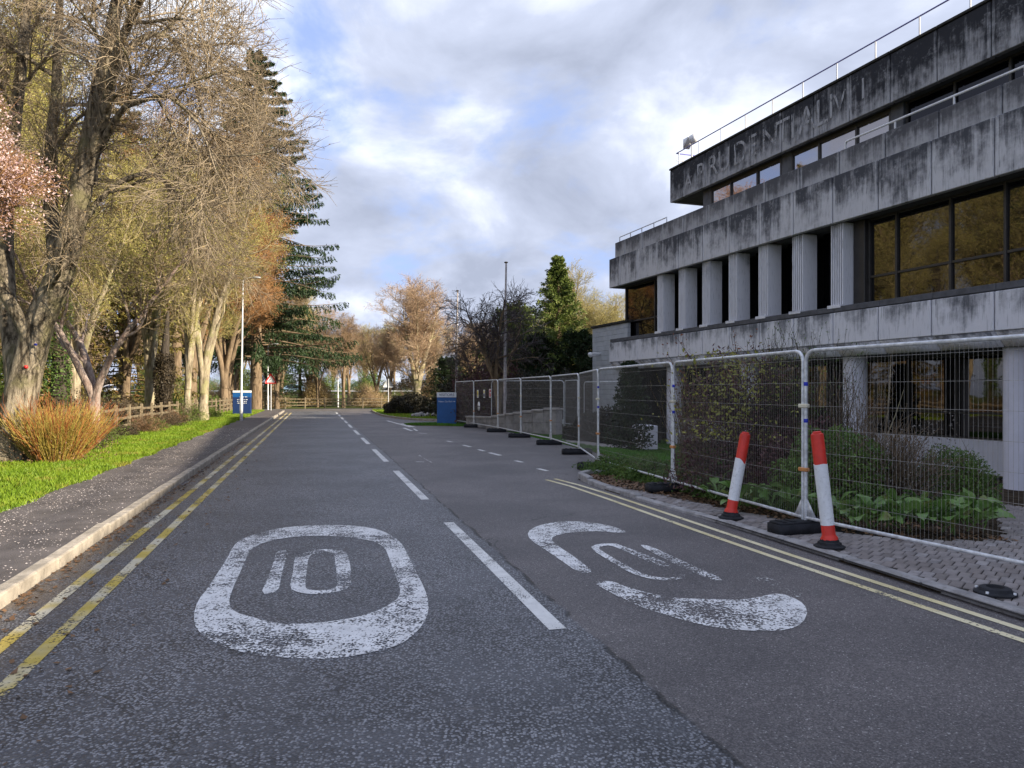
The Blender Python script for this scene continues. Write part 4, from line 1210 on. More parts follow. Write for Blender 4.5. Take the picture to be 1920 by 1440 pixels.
# ---------------------------------------------------------------- timber post and rail fence, left
def post_rail(pts, label, step=1.8, h=1.05):
    P = [Vector(p) for p in pts]; t = thing('timber_fence', P[0], 0, label, 'fence')
    pm = bevbox(.11, .09, h + .25, .012); q = []
    for a, b in zip(P[:-1], P[1:]):
        L = (b - a).length; k = max(1, round(L / step))
        q += [a + (b - a) * i / k for i in range(k)]
    q.append(P[-1])
    rm = {}
    for i, p in enumerate(q):
        l = p - P[0]
        obj('post', pm, M['timber'], t, (l.x, l.y, l.z + h / 2 - .08), (rng.normal(0, .02), rng.normal(0, .02), rng.normal(.2, .1)))
        if i + 1 < len(q):
            d = q[i + 1] - p; L = d.length; key = round(L, 1)
            for z in (.32, .62, .92):
                if rng.random() < .04: continue
                c = l + d / 2
                obj('rail', bevbox(key + .02, .04, .095, .008), M['timber'], t, (c.x, c.y, l.z + z * h / 1.05 + rng.normal(0, .012)), (0, rng.normal(0, .012), math.atan2(d.y, d.x)))
    return t


post_rail([R(12, -6.7, .06), R(30, -6.6, .06), R(60.5, -6.0, .06)], 'weathered timber post and rail fence behind the left verge')
post_rail([R(73, -28, -.05), R(74, -10, -.05), R(75, 12, -.05), R(76, 34, -.05)], 'pale timber rail fence across the end of the road')

# ---------------------------------------------------------------- stone planter wall behind the fence
def curved_wall(name, pts, h0, h1, th, label):
    t = thing(name, (pts[0][0], pts[0][1], 0.0), 0, label, 'wall')
    P = [Vector((p[0] - pts[0][0], p[1] - pts[0][1], 0)) for p in pts]
    cs = np.concatenate([[0], np.cumsum([(b - a).length for a, b in zip(P[:-1], P[1:])])])
    n = max(2, int(cs[-1] / .62)); ss = np.linspace(0, cs[-1], n + 1)
    X = np.interp(ss, cs, [p.x for p in P]); Y = np.interp(ss, cs, [p.y for p in P])
    for i in range(n):
        a = Vector((X[i], Y[i], 0)); b = Vector((X[i + 1], Y[i + 1], 0)); d = (b - a); L = d.length; d /= L; h = h0 + (h1 - h0) * (i + .5) / n
        c = (a + b) / 2; rz = math.atan2(d.y, d.x)
        for r in range(2):
            obj('stone', bevbox(round(L, 2) - .012, th, round(h / 2, 2) - .01, .015), M['stone'], t, (c.x, c.y, h * (r + .5) / 2 + rng.normal(0, .004)), (0, 0, rz + rng.normal(0, .01)))
        obj('cap_stone', bevbox(round(L, 2) - .008, th + .10, .09, .015), M['stonecap'], t, (c.x, c.y, h + .05), (0, 0, rz))


curved_wall('planter_wall', [W(1049, 0, 27.8)[:2], W(1010, 0, 28.6)[:2], W(960, 0, 30.2)[:2], W(918, 0, 32.2)[:2]], .95, .42, .36, 'curved stone planter wall rising to one end behind the fence')
curved_wall('planter_wall', [W(918, 0, 32.6)[:2], W(880, 0, 34.4)[:2]], .42, .40, .36, 'low stone planter wall beside the bare tree')
t = thing('stone_plinth', (*G(780, 779)[:2], .08), .1, 'small stone plinth in front of the round dark bush', 'plinth')
obj('plinth_block', bevbox(.95, .5, .40, .02), M['stone'], t, (0, 0, .2)); obj('cap_stone', bevbox(1.05, .6, .09, .02), M['stonecap'], t, (0, 0, .44))
obj('spigot', MB().sweep([(0, 0, .45), (0, 0, .95)], .03, 8).mesh('spigot'), M['bark_dk'], t); obj('spigot_head', bevbox(.10, .08, .14, .01), M['signwhite'], t, (0, 0, .98))
rk = G(810, 785)
for k in range(7):
    bm = bmesh.new(); bmesh.ops.create_icosphere(bm, subdivisions=2, radius=.22 * rng.uniform(.7, 1.3))
    for v in bm.verts: v.co *= 1 + .22 * math.sin(v.co.x * 17 + k) * math.cos(v.co.y * 13 + 2 * k)
    me = bpy.data.meshes.new('boulder'); bm.to_mesh(me); bm.free()
    o = obj('boulder', me, M['stonecap'], None, (rk.x - .9 + .3 * k + rng.normal(0, .05), rk.y + rng.normal(0, .2), .17), (k, .3 * k, k), label='pale rockery stone beside the blue visitors sign', cat='stone', group='rockery stones by the visitors sign')
    o.scale = (1.1, 1, .7)
cb = G(1215, 836, -.2)
t = thing('concrete_trough', (cb.x, cb.y + .6, -.32), BROT + math.pi / 2 + 1.35, 'grey concrete trough by the office wall behind the cone shrub', 'planter')
for k in range(3): obj('trough_panel', bevbox(.44, .5, .80, .015), M['column'], t, (-.45 + .45 * k, 0, .40))

# ---------------------------------------------------------------- cars and crash barrier on the carriageway
def car(loc, rz, m, label):
    t = thing('parked_car' if False else 'passing_car', loc, rz, label, 'car')
    side = [(-2.1, .35), (-2.12, .62), (-2.0, .82), (-1.3, .92), (-.75, 1.30), (-.2, 1.45), (.75, 1.45), (1.35, 1.30), (1.85, .98), (2.05, .90), (2.12, .60), (2.08, .35)]
    mb = MB(); V = []
    def yw(z): return .86 if z < .95 else .86 - (z - .95) * .50
    for sgn, inn in ((-1, 1.0), (1, 1.0)):
        V += [(x, sgn * yw(z), z) for x, z in side]
    n = len(side)
    mb.add(V, [(i, i + 1, n + i + 1, n + i) for i in range(n - 1)] + [(n - 1, 0, n, 2 * n - 1)])
    mb.poly += [list(range(n))[::-1], list(range(n, 2 * n))]
    me = mb.mesh('body'); bm = bmesh.new(); bm.from_mesh(me); bmesh.ops.recalc_face_normals(bm, faces=bm.faces); bmesh.ops.bevel(bm, geom=list(bm.edges), offset=.05, segments=2, affect='EDGES'); bm.to_mesh(me); bm.free()
    obj('body', auto_smooth(me, 50), m, t)
    for sgn in (-1, 1):
        y = sgn * .80
        for pts in ([(-.95, .98), (-.55, 1.27), (-.1, 1.38), (.1, 1.38), (.1, .98)], [(.18, .98), (.18, 1.38), (.72, 1.37), (1.15, 1.25), (1.40, .98)]):
            w_ = MB(); nn2 = len(pts)
            for off in (0, 1):
                pass
            vv = [(x, sgn * (yw(z) + .012), z) for x, z in pts]
            w_.v.append(np.array(vv)); w_.n += nn2; w_.poly.append(list(range(nn2)) if sgn < 0 else list(range(nn2))[::-1])
            obj('side_window', npmesh('side_window', np.array(vv), [np.array([list(range(nn2))])]), M['glass1'], t)
        for x in (-1.3, 1.28):
            me2 = MB().lathe([(.0, -.1), (.22, -.1), (.31, -.09), (.32, 0), (.31, .09), (.0, .1)], 18).mesh('wheel', True); me2.transform(Matrix.Rotation(math.pi / 2, 4, 'X'))
            wl = obj('wheel', me2, M['tyre'], t, (x, sgn * .80, .32))
            me3 = MB().lathe([(0, -.01), (.2, -.01), (.2, .01), (0, .01)], 14).mesh('rim', True); me3.transform(Matrix.Rotation(math.pi / 2, 4, 'X'))
            obj('rim', me3, M['pole'], wl, (0, sgn * .10, 0))
    for y in (-.6, .6):
        obj('headlight', bevbox(.06, .32, .13, .02), M['signwhite'], t, (-2.09, y, .70)); obj('tail_light', bevbox(.06, .28, .14, .02), M['signred'], t, (2.08, y, .76))


car((W(211, 0, 108).x, 108, 1.14), 0, M['car_w'], 'white car passing on the carriageway behind the left trees')
car((W(550, 0, 109).x, 109, 1.14), 0.0, M['car_b'], 'pale blue car passing beyond the end of the road')
t = thing('crash_barrier', (-95, 105.2, 1.1), 0, 'long pale metal crash barrier along the far carriageway', 'barrier')
obj('beam', MB().box(0, 190, -.03, .03, .42, .62).box(0, 190, -.06, -.03, .44, .50).box(0, 190, -.06, -.03, .54, .60).mesh('beam'), M['rail'], t)
for k in range(60): obj('barrier_post', bevbox(.10, .12, .7, .01), M['pole'], t, (1.5 + 3.2 * k, .1, .25))
# ---------------------------------------------------------------- vegetation generators
def unit(a): return a / (np.linalg.norm(a, axis=-1, keepdims=True) + 1e-9)


def grow(start, d, L, r0, r1, K, wander, trop, rg):
    """polylines: (N,K+1,3) points and radii"""
    n = len(start); P = np.zeros((n, K + 1, 3)); P[:, 0] = start; d = unit(d)
    trop = np.broadcast_to(np.asarray(trop, float), (K,))
    for k in range(K):
        d = unit(d + rg.normal(0, wander, (n, 3)) + np.array([0, 0, 1.0]) * trop[k])
        P[:, k + 1] = P[:, k] + d * (L / K)[:, None]
    t = np.linspace(0, 1, K + 1)[None]
    return P, r0[:, None] * (1 - t) + r1[:, None] * t


def spawn(P, Rd, n, t0, t1, a0, a1, rg, up=0.0):
    N_, K1, _ = P.shape
    t = t0 + (t1 - t0) * (np.arange(n)[None] + rg.random((N_, n))) / n
    x = t * (K1 - 1); i = np.minimum(x.astype(int), K1 - 2); f = (x - i)[..., None]
    r = np.arange(N_)[:, None]
    p = P[r, i] * (1 - f) + P[r, i + 1] * f
    tg = unit(P[r, i + 1] - P[r, i])
    rad = Rd[r, i] * (1 - f[..., 0]) + Rd[r, i + 1] * f[..., 0]
    ref = np.where(np.abs(tg[..., 2:3]) < .9, np.array([0, 0, 1.0]), np.array([1.0, 0, 0]))
    A = unit(np.cross(tg, ref)); B = np.cross(tg, A)
    az = np.arange(n)[None] * 2.4 + rg.uniform(0, 6.28, (N_, 1)) + rg.normal(0, .5, (N_, n))
    an = rg.uniform(a0, a1, (N_, n))
    d = np.cos(an)[..., None] * tg + np.sin(an)[..., None] * (np.cos(az)[..., None] * A + np.sin(az)[..., None] * B)
    d[..., 2] += up
    return p.reshape(-1, 3), unit(d.reshape(-1, 3)), rad.reshape(-1), t.reshape(-1)


def tubes(mb, P, Rd, S):
    N_, K1, _ = P.shape
    T = unit(np.gradient(P, axis=1)); t0 = T[:, 0]
    ref = np.where(np.abs(t0[:, 2:3]) < .9, np.array([0, 0, 1.0]), np.array([1.0, 0, 0]))
    A = unit(np.cross(t0, ref))[:, None]; A = unit(A - T * np.sum(A * T, -1, keepdims=True)); B = np.cross(T, A)
    th = np.arange(S) * 2 * math.pi / S
    ring = P[:, :, None] + Rd[:, :, None, None] * (np.cos(th)[:, None] * A[:, :, None] + np.sin(th)[:, None] * B[:, :, None])
    b = (np.arange(N_) * K1 * S)[:, None, None]; k = (np.arange(K1 - 1) * S)[None, :, None]; j = np.arange(S)[None, None]; j2 = (j + 1) % S
    f = np.stack([b + k + j, b + k + j2, b + k + S + j2, b + k + S + j], -1).reshape(-1, 4)
    mb.add(ring.reshape(-1, 3), f)


def leaf_quads(mb, C, size, rg, up=0.3, asp=.55, dirs=None):
    n = len(C); size = np.broadcast_to(size, (n,))[:, None]
    a = rg.normal(0, 1, (n, 3)) if dirs is None else dirs + rg.normal(0, .35, (n, 3))
    a = unit(a); b = rg.normal(0, 1, (n, 3)); b = unit(np.cross(a, b))
    v = np.stack([C - a * size, C - b * size * asp, C + a * size, C + b * size * asp], 1)
    mb.add(v.reshape(-1, 3), np.arange(4 * n).reshape(-1, 4))


def resample(pts, K):
    P = np.asarray(pts, float); s = np.concatenate([[0], np.cumsum(np.linalg.norm(np.diff(P, axis=0), axis=1))]); t = np.linspace(0, s[-1], K + 1)
    Q = np.stack([np.interp(t, s, P[:, i]) for i in range(3)], -1)
    Q[1:-1] = (Q[:-2] + 2 * Q[1:-1] + Q[2:]) / 4
    return Q


def decid(seed, stems, n1, L1, n2, L2, n3, L3, n4, L4, rt=.006, trops=((.10), (.05), (.0), (-.02)), up1=.25, t1=(.3, 1.0), a1=(.6, 1.1), buds=2, bud=.022, wander=.13):
    """bare tree: trunk mesh (stems and limbs), crown mesh (branches, twigs), buds mesh"""
    rg = np.random.default_rng(seed); tr, cr, bd = MB(), MB(), MB()
    S = np.stack([resample(p, 12) for p, _, _ in stems]); S[:, 1:-1] += rg.normal(0, .02, S[:, 1:-1].shape)
    SR = np.stack([np.linspace(a, b, 13) for _, a, b in stems])
    SR[:, 0] *= 1.25
    tubes(tr, S, SR, 14)
    p, d, r, t = spawn(S, SR, n1, t1[0], t1[1], a1[0], a1[1], rg, up1)
    LL1 = L1 * (1.15 - .65 * t) * rg.uniform(.7, 1.15, len(t))
    A, AR = grow(p, d, LL1, np.minimum(r * .6, .02 + LL1 * .016), np.full(len(r), .014), 7, wander, trops[0], rg)
    tubes(tr, A, AR, 7)
    A = np.concatenate([A, S[:, 5:, :][:, :8, :] if S.shape[1] >= 13 else A[:1]]); AR = np.concatenate([AR, SR[:, 5:][:, :8]])
    p, d, r, t = spawn(A, AR, n2, .18, 1.0, .45, .95, rg, .1)
    LL2 = L2 * (1.15 - .6 * t) * rg.uniform(.6, 1.2, len(t))
    B, BR = grow(p, d, LL2, np.minimum(r * .6, .03), np.full(len(r), rt * 1.2), 5, wander, trops[1], rg)
    tubes(cr, B, BR, 4)
    p, d, r, t = spawn(B, BR, n3, .15, 1.0, .4, .9, rg, .03)
    LL3 = L3 * (1.2 - .6 * t) * rg.uniform(.5, 1.2, len(t))
    C, CR = grow(p, d, LL3, np.minimum(r * .7, rt * 1.6), np.full(len(r), rt * .8), 4, wander * 1.2, trops[2], rg)
    tubes(cr, C, CR, 3)
    p, d, r, t = spawn(C, CR, n4, .1, 1.0, .4, .9, rg, 0)
    LL4 = L4 * (1.2 - .5 * t) * rg.uniform(.5, 1.3, len(t))
    D, DR = grow(p, d, LL4, np.full(len(r), rt * .8), np.full(len(r), rt * .45), 2, wander * 1.3, trops[3], rg)
    tubes(cr, D, DR, 3)
    if buds:
        Q = np.concatenate([D[:, 1 + (k % 2)] for k in range(buds)]); Q = Q + rg.normal(0, .02, Q.shape)
        n = len(Q); sz = bud * rg.uniform(.6, 1.5, n)[:, None]; a = unit(rg.normal(0, 1, (n, 3))); b = unit(np.cross(a, rg.normal(0, 1, (n, 3))))
        v = np.stack([Q, Q + a * sz * 2 + b * sz * .6, Q + a * sz * 2 - b * sz * .6], 1)
        bd.add(v.reshape(-1, 3), np.arange(3 * n).reshape(-1, 3))
    return tr.mesh('trunk', True), cr.mesh('crown'), (bd.mesh('buds') if buds else None)


def tree(name, T, loc, scale, rz, mats, label, group=None, cat='tree', lean=(0, 0)):
    t = thing(name, loc, rz, label, cat, group, scale); t.rotation_euler = (lean[0], lean[1], rz)
    obj('trunk', T[0], mats[0], t); obj('crown', T[1], mats[1], t)
    if T[2] is not None: obj('leaf_buds', T[2], mats[2], t)
    return t


def conifer(seed, H, Rr, nb, nt, nn, needle, droop, up0, bare=.06, sp=1.0, prof=.8, hang=.35, width=.22, irregular=.25):
    rg = np.random.default_rng(seed); tr, fo = MB(), MB()
    tr.sweep([(0, 0, -.1), (0, 0, H * .5), (0, 0, H)], [H * .017 + .03, H * .010 + .02, .012], 10)
    h = bare + (1 - bare) * (np.arange(nb) + rg.random(nb)) / nb * .985
    az = np.arange(nb) * 2.39996 + rg.normal(0, .3, nb)
    L = Rr * (1 - h) ** prof * rg.uniform(1 - irregular, 1 + irregular * .6, nb) + .12
    z0 = up0 * (.4 + h)
    d = np.stack([np.cos(az), np.sin(az), z0], -1)
    st = np.stack([np.zeros(nb), np.zeros(nb), h * H], -1)
    K = 7; tp = np.array([-droop, -droop, -droop * .8, -droop * .3, droop * .3, droop * .7, droop * .9])
    P, Rd = grow(st, d, L, .012 + L * .008, np.full(nb, .006), K, .05, tp, rg)
    tubes(tr, P, Rd, 4)
    p, dd, r, t = spawn(P, Rd, nt, .12, 1.0, .5, 1.1, rg, 0)
    dd[:, 2] -= hang; dd = unit(dd)
    br = np.repeat(np.arange(nb), nt)
    LT = (.18 + .30 * L[br]) * (1.1 - .7 * t) * sp * rg.uniform(.6, 1.2, len(t)) * .62
    Q, QR = grow(p, dd, LT, np.full(len(t), .006), np.full(len(t), .003), 3, .08, -hang * .3, rg)
    # needle sprays as narrow blades along each twig
    k = nn; m = len(Q); tt = rg.random((m, k)); x = tt * 3; i = np.minimum(x.astype(int), 2); f = (x - i)[..., None]; rr = np.arange(m)[:, None]
    c = (Q[rr, i] * (1 - f) + Q[rr, i + 1] * f).reshape(-1, 3); tg = unit((Q[rr, i + 1] - Q[rr, i]).reshape(-1, 3))
    tg = unit(tg + rg.normal(0, .45, tg.shape)); n = len(c)
    b = unit(np.cross(tg, rg.normal(0, 1, (n, 3)))); s = needle * rg.uniform(.6, 1.3, n)[:, None]
    v = np.stack([c - b * s * width, c + tg * s * .6 - b * s * width * .9, c + tg * s * 1.3, c + tg * s * .6 + b * s * width], 1)
    fo.add(v.reshape(-1, 3), np.arange(4 * n).reshape(-1, 4))
    return tr.mesh('trunk', True), fo.mesh('crown'), None


def shrub(seed, rx, ry, h, n, leaf, stems=40, hollow=.35, base=.05, bumpy=.25, asp=.5, leggy=0):
    """stems and leaf masses in an uneven mound"""
    rg = np.random.default_rng(seed); sm, lf = MB(), MB()
    a = rg.uniform(0, 6.28, stems); e = rg.uniform(.1, 1.0, stems)
    tip = np.stack([np.cos(a) * rx * e * .8, np.sin(a) * ry * e * .8, h * (.65 + .35 * rg.random(stems)) * np.sqrt(np.maximum(1 - e * e * .8, .05))], -1)
    st = tip * np.array([.12, .12, 0]); P, Rd = grow(st, tip - st, np.linalg.norm(tip - st, axis=1), np.full(stems, .014), np.full(stems, .004), 5, .10, 0, rg)
    tubes(sm, P, Rd, 4)
    p, d, r, t = spawn(P, Rd, 6, .2, 1, .4, 1.0, rg, .15)
    B, BR = grow(p, d, .28 * h * rg.uniform(.5, 1.1, len(t)), np.full(len(t), .005), np.full(len(t), .002), 3, .15, .03, rg); tubes(sm, B, BR, 3)
    u = unit(rg.normal(0, 1, (n, 3))); u[:, 2] = np.abs(u[:, 2])
    rad = (hollow + (1 - hollow) * rg.random(n) ** .5)
    bump_ = 1 + bumpy * (np.sin(u[:, 0] * 5 + seed) * np.cos(u[:, 1] * 6 + 2 * seed) + .6 * np.sin(u[:, 2] * 9 + seed + u[:, 0] * 7))
    C = u * (rad * bump_)[:, None] * np.array([rx, ry, h * .93]) + np.array([0, 0, h * base])
    C[:, 2] = np.maximum(C[:, 2], .02)
    leaf_quads(lf, C, leaf * rg.uniform(.6, 1.4, n), rg, asp=asp)
    return sm.mesh('stems', True), lf.mesh('foliage')


def place_shrub(name, S, loc, rz, mats, label, group=None, scale=1.0, cat='shrub'):
    t = thing(name, loc, rz, label, cat, group, scale)
    obj('stems', S[0], mats[0], t); obj('foliage', S[1], mats[1], t)
    return t


# ---------------------------------------------------------------- tree kinds
D1 = 16.4
def w1(x, y, dd=0.0):
    p = W(x, y, D1 + dd); b = W(25, 862, D1); return (p.x - b.x, p.y - b.y, max(p.z - 0.08, -.1) if y > 860 else p.z - 0.08)
stems1 = [([w1(25, 868), w1(40, 700), w1(80, 590, .1), w1(125, 480, 0), w1(160, 350, -.2), w1(178, 200, -.4), w1(205, 60, -.6), w1(240, -80, -.8), w1(285, -230, -1.2)], .38, .06),
          ([w1(38, 720), w1(18, 600, .5), w1(5, 460, .8), w1(25, 250, 1.0), w1(50, 60, 1.1), w1(60, -160, 1.2), w1(70, -300, 1.2)], .23, .04),
          ([w1(110, 520), w1(92, 400, .4), w1(100, 250, .8), w1(112, 60, 1.2), w1(115, -150, 1.6), w1(130, -290, 1.6)], .17, .03),
          ([w1(165, 340, -.2), w1(205, 150, -.9), w1(245, 20, -1.5), w1(310, -60, -2.0), w1(370, -110, -2.4)], .15, .025),
          ([w1(190, 160, -.5), w1(262, 60, .2), w1(318, 62, .6), w1(358, 120, .8), w1(385, 230, 1.0), w1(395, 330, 1.0)], .085, .015),
          ([w1(170, 300, -.3), w1(240, 190, -1.0), w1(330, 180, -1.4), w1(380, 240, -1.4), w1(410, 330, -1.5)], .075, .014),
          ([w1(150, 420, -.1), w1(230, 330, .9), w1(300, 320, 1.6), w1(350, 390, 2.2), w1(375, 480, 2.6)], .07, .012),
          ([w1(60, 640, 0), w1(-20, 500, -.6), w1(-90, 350, -1.2), w1(-140, 150, -1.6), w1(-160, -50, -1.8)], .14, .025)]
T_BIG = decid(5, stems1, 8, 2.45, 9, 1.5, 6, .95, 6, .48, rt=.0065, trops=(.02, -.05, -.04, .03), up1=.12, t1=(.22, 1.0), buds=1, bud=.018)


def fork(H, spread, nst, tr_h, r, seed):
    rg = np.random.default_rng(seed); st = []
    base = (0, 0, -.1)
    for k in range(nst):
        a = k * 2 * math.pi / nst + rg.uniform(-.5, .5); s = spread * rg.uniform(.6, 1.1); h = H * rg.uniform(.85, 1.05)
        hub = (0.05 * math.cos(a), .05 * math.sin(a), tr_h * rg.uniform(.85, 1.1))
        pts = [base, (hub[0] * .5, hub[1] * .5, tr_h * .5), hub] if k == 0 else [(0, 0, tr_h * .55), hub]
        pts += [(s * .35 * math.cos(a), s * .35 * math.sin(a), tr_h + (h - tr_h) * .33), (s * .75 * math.cos(a + .15), s * .75 * math.sin(a + .15), tr_h + (h - tr_h) * .68), (s * math.cos(a + .25), s * math.sin(a + .25), h)]
        st.append((pts, r if k == 0 else r * .72, .025))
    return st


T_A = decid(21, fork(12.5, 3.7, 4, 2.9, .27, 3), 8, 3.6, 8, 1.9, 6, 1.0, 6, .5, rt=.0085, trops=(.06, .02, -.02, .02), buds=2, bud=.032)
T_B = decid(33, fork(14.5, 1.7, 3, 3.6, .30, 8), 11, 3.2, 8, 1.7, 6, .95, 5, .5, rt=.009, trops=(.05, .0, -.03, .0), buds=2, bud=.035)
T_O = decid(47, fork(11.8, 1.5, 4, 2.4, .30, 12), 12, 3.3, 8, 1.7, 6, .9, 5, .5, rt=.010, trops=(.13, .09, .05, .04), up1=.35, t1=(.12, 1.0), a1=(.7, 1.2), buds=1, bud=.03)
T_S = decid(58, fork(5.6, 2.6, 3, 1.75, .16, 5), 7, 1.9, 6, 1.1, 5, .65, 4, .38, rt=.006, trops=(.10, .04, .0, .02), buds=2, bud=.03, t1=(.35, 1.0))
T_D = decid(66, fork(4.9, 1.6, 4, 1.5, .13, 6), 7, 1.9, 6, 1.1, 5, .6, 3, .3, rt=.008, trops=(.05, .0, .0, .0), buds=0, up1=.2, t1=(.45, 1.0), a1=(.8, 1.3), wander=.2)
T_SPR = conifer(71, 29.0, 9.6, 250, 58, 15, .17, .05, .16, bare=.13, hang=1.0, sp=.75, prof=.7)
T_SP2 = conifer(72, 19.0, 4.6, 160, 24, 15, .13, .07, .15, bare=.04, hang=.5, prof=.85)
T_CYP = conifer(73, 9.2, 3.2, 240, 22, 10, .10, .03, .22, bare=.0, hang=.3, prof=.9, width=.30, irregular=.35)
T_CY2 = conifer(74, 6.4, 3.4, 170, 18, 10, .13, .02, .7, bare=.0, hang=.1, prof=.5, width=.34, irregular=.35)

def gzz(p): return float(gz(p[0], p[1]))
def at(u, n, z=.02):
    p = R(u, n); p.z = z + gzz(p); return p

b1 = W(25, 862, D1)
big = tree('bare_tree', T_BIG, (b1.x, b1.y, .08), 1.0, 0, (M['bark_big'], M['twig_grey'], M['bud_tan']), 'huge bare multi-stemmed tree with fissured trunk behind the yellow-red shrub')
# paint marks on its trunk
for x_, y_, mm, s_ in ((65, 646, M['tape'], .05), (47, 688, M['signred'], .07)):
    q = Vector(w1(x_, y_, -.29)); obj('paint_mark', MB().lathe([(0, .004), (s_ * .5, 0), (s_ * .55, -.05)], 7).mesh('paint_mark'), mm, big, q, (math.pi / 2, 0, 0))
p = G(177, 833, .08); tree('small_tree', T_S, p, 1.05, 2.2, (M['bark_pink'], M['twig_tan'], M['bud_lime']), 'small low-forking tree with pinkish bark and first lime leaves')
p = at(40.8, -5.5, .06); tree('bare_tree', T_A, p, .92, 1.1, (M['bark_pale'], M['twig_olive'], M['bud_lime']), 'pale-trunked budding tree standing on the verge edge near the lamp post')
p = at(39.6, -6.1, .06); tree('bare_tree', T_B, p, (.62, .62, .85), 3.0, (M['bark_pale'], M['twig_olive'], M['bud_lime']), 'slim pale stem growing close beside the pale-trunked budding tree', lean=(0, -.04))
# wood behind the fence
wood = [(18, -12.5, 'A', 1.0, 'olive'), (25, -10.0, 'B', .95, 'olive'), (23, -16.5, 'B', 1.15, 'tan'), (30, -13.5, 'A', 1.05, 'olive'), (33, -9.2, 'A', .85, 'lime'), (36.5, -12.5, 'B', 1.1, 'olive'),
        (44, -8.6, 'B', 1.0, 'lime'), (47, -10.5, 'A', 1.0, 'rust'), (42, -16.5, 'B', 1.25, 'tan'), (51, -7.6, 'A', 1.3, 'rust'), (54.5, -9, 'B', 1.3, 'rust'), (58.5, -8.6, 'A', .85, 'olive'),
        (28, -19.5, 'A', 1.3, 'tan'), (36, -20.5, 'B', 1.2, 'olive'), (49, -19, 'A', 1.3, 'tan'), (14, -19, 'B', 1.2, 'tan'), (57, -15.5, 'B', 1.3, 'rust'), (20, -24, 'A', 1.3, 'tan'), (62, -11, 'A', .9, 'rust'), (64.5, -6.8, 'A', 1.1, 'rust'), (72.5, -7.4, 'B', 1.15, 'rust'), (73.5, -3.4, 'A', .78, 'tan'), (60.2, -6.6, 'A', 1.1, 'rust')]
MT = {'olive': (M['bark_brn'], M['twig_olive'], M['bud_lime']), 'lime': (M['bark_pale'], M['twig_olive'], M['bud_lime']), 'tan': (M['bark_brn'], M['twig_tan'], M['bud_tan']), 'rust': (M['bark_brn'], M['twig_rust'], M['bud_rust']), 'rose': (M['bark_brn'], M['twig_rose'], M['bud_tan'])}
TL = {'olive': 'bare tree with olive twigs and lime buds in the wood behind the timber fence', 'lime': 'pale-barked tree hung with lime buds in the wood behind the timber fence', 'tan': 'bare tan-twigged tree deep in the wood behind the timber fence', 'rust': 'bare rust-coloured tree in the wood near the end of the road'}
for u_, n_2, k_, s_, c_ in wood:
    tree('bare_tree', T_A if k_ == 'A' else T_B, at(u_, n_2, .03), s_ * rng.uniform(.92, 1.08), rng.uniform(0, 6.28), MT[c_], TL[c_], 'trees of the wood behind the timber fence')
tree('spruce_tree', T_SPR, at(68.5, -4.9, .02), (1.05, 1.05, 1.1), .7, (M['bark_brn'], M['spruce'], None), 'towering dark spruce with drooping boughs reaching over the road end')
tree('larch_tree', T_SP2, at(48, -10.8, .02), 1.05, 2.0, (M['bark_brn'], M['larch'], None), 'tall larch with olive and orange needles in front of the spruce')
tree('larch_tree', T_SP2, at(40, -13.2, .02), 1.12, 4.2, (M['bark_brn'], M['larch'], None), 'tall yellowish larch behind the pale-trunked tree')
tree('spruce_tree', T_SP2, at(31.5, -16.5, .02), 1.0, 1.2, (M['bark_brn'], M['spruce'], None), 'dark spruce hidden among the bare trees of the wood')
tree('spruce_tree', T_SP2, at(77, -4.0, .0), .62, .4, (M['bark_brn'], M['spruce'], None), 'smaller dark green conifer across the end of the road')
tree('spruce_tree', T_SP2, at(84, -1.5, .0), .60, 2.4, (M['bark_brn'], M['cypress'], None), 'green conifer standing behind the smaller dark one across the road end')
# trees across the end of the road
for u_, n_2, T_, s_, c_, lab in [(78, 2.9, T_B, .62, 'rose', 'bare tree with dark trunk beside the short lamp post'), (80, .4, T_A, .62, 'rose', 'low spreading bare tree across the end of the road'), (79.5, 6.4, T_A, .60, 'rose', 'spreading bare tree left of the round-headed tree'),
                                 (90, 4.0, T_B, .66, 'rose', 'slim bare tree behind the spreading one'), (88, -5, T_A, .8, 'rose', 'brown bare tree behind the small conifers'), (92, 9, T_A, .62, 'rose', 'bare tree just behind the round-headed tree'), (77.5, -3.2, T_A, .92, 'olive', 'tall olive-twigged tree across the junction beside the spruce'), (78.5, -7.5, T_B, 1.0, 'rust', 'tall rust-twigged tree across the junction behind the spruce'), (80, -12, T_A, 1.05, 'olive', 'broad olive-twigged tree across the junction'), (83, -.5, T_A, .78, 'rose', 'brown spreading tree behind the small conifers'), (86, 13, T_B, .7, 'rose', 'bare tree right of the round-headed tree'), (84, 17, T_A, .7, 'rose', 'bare tree behind the black-green yew')]:
    tree('bare_tree', T_, at(u_, n_2, .0), s_, rng.uniform(0, 6.28), MT[c_], lab, 'bare trees across the end of the road')
tree('round_tree', T_O, at(77.5, 10.4, -.05), (1.45, 1.45, 1.02), .4, (M['bark_pale'], M['twig_rose'], M['bud_tan']), 'sunlit bare tree with a full rounded crown of fine tan twigs')
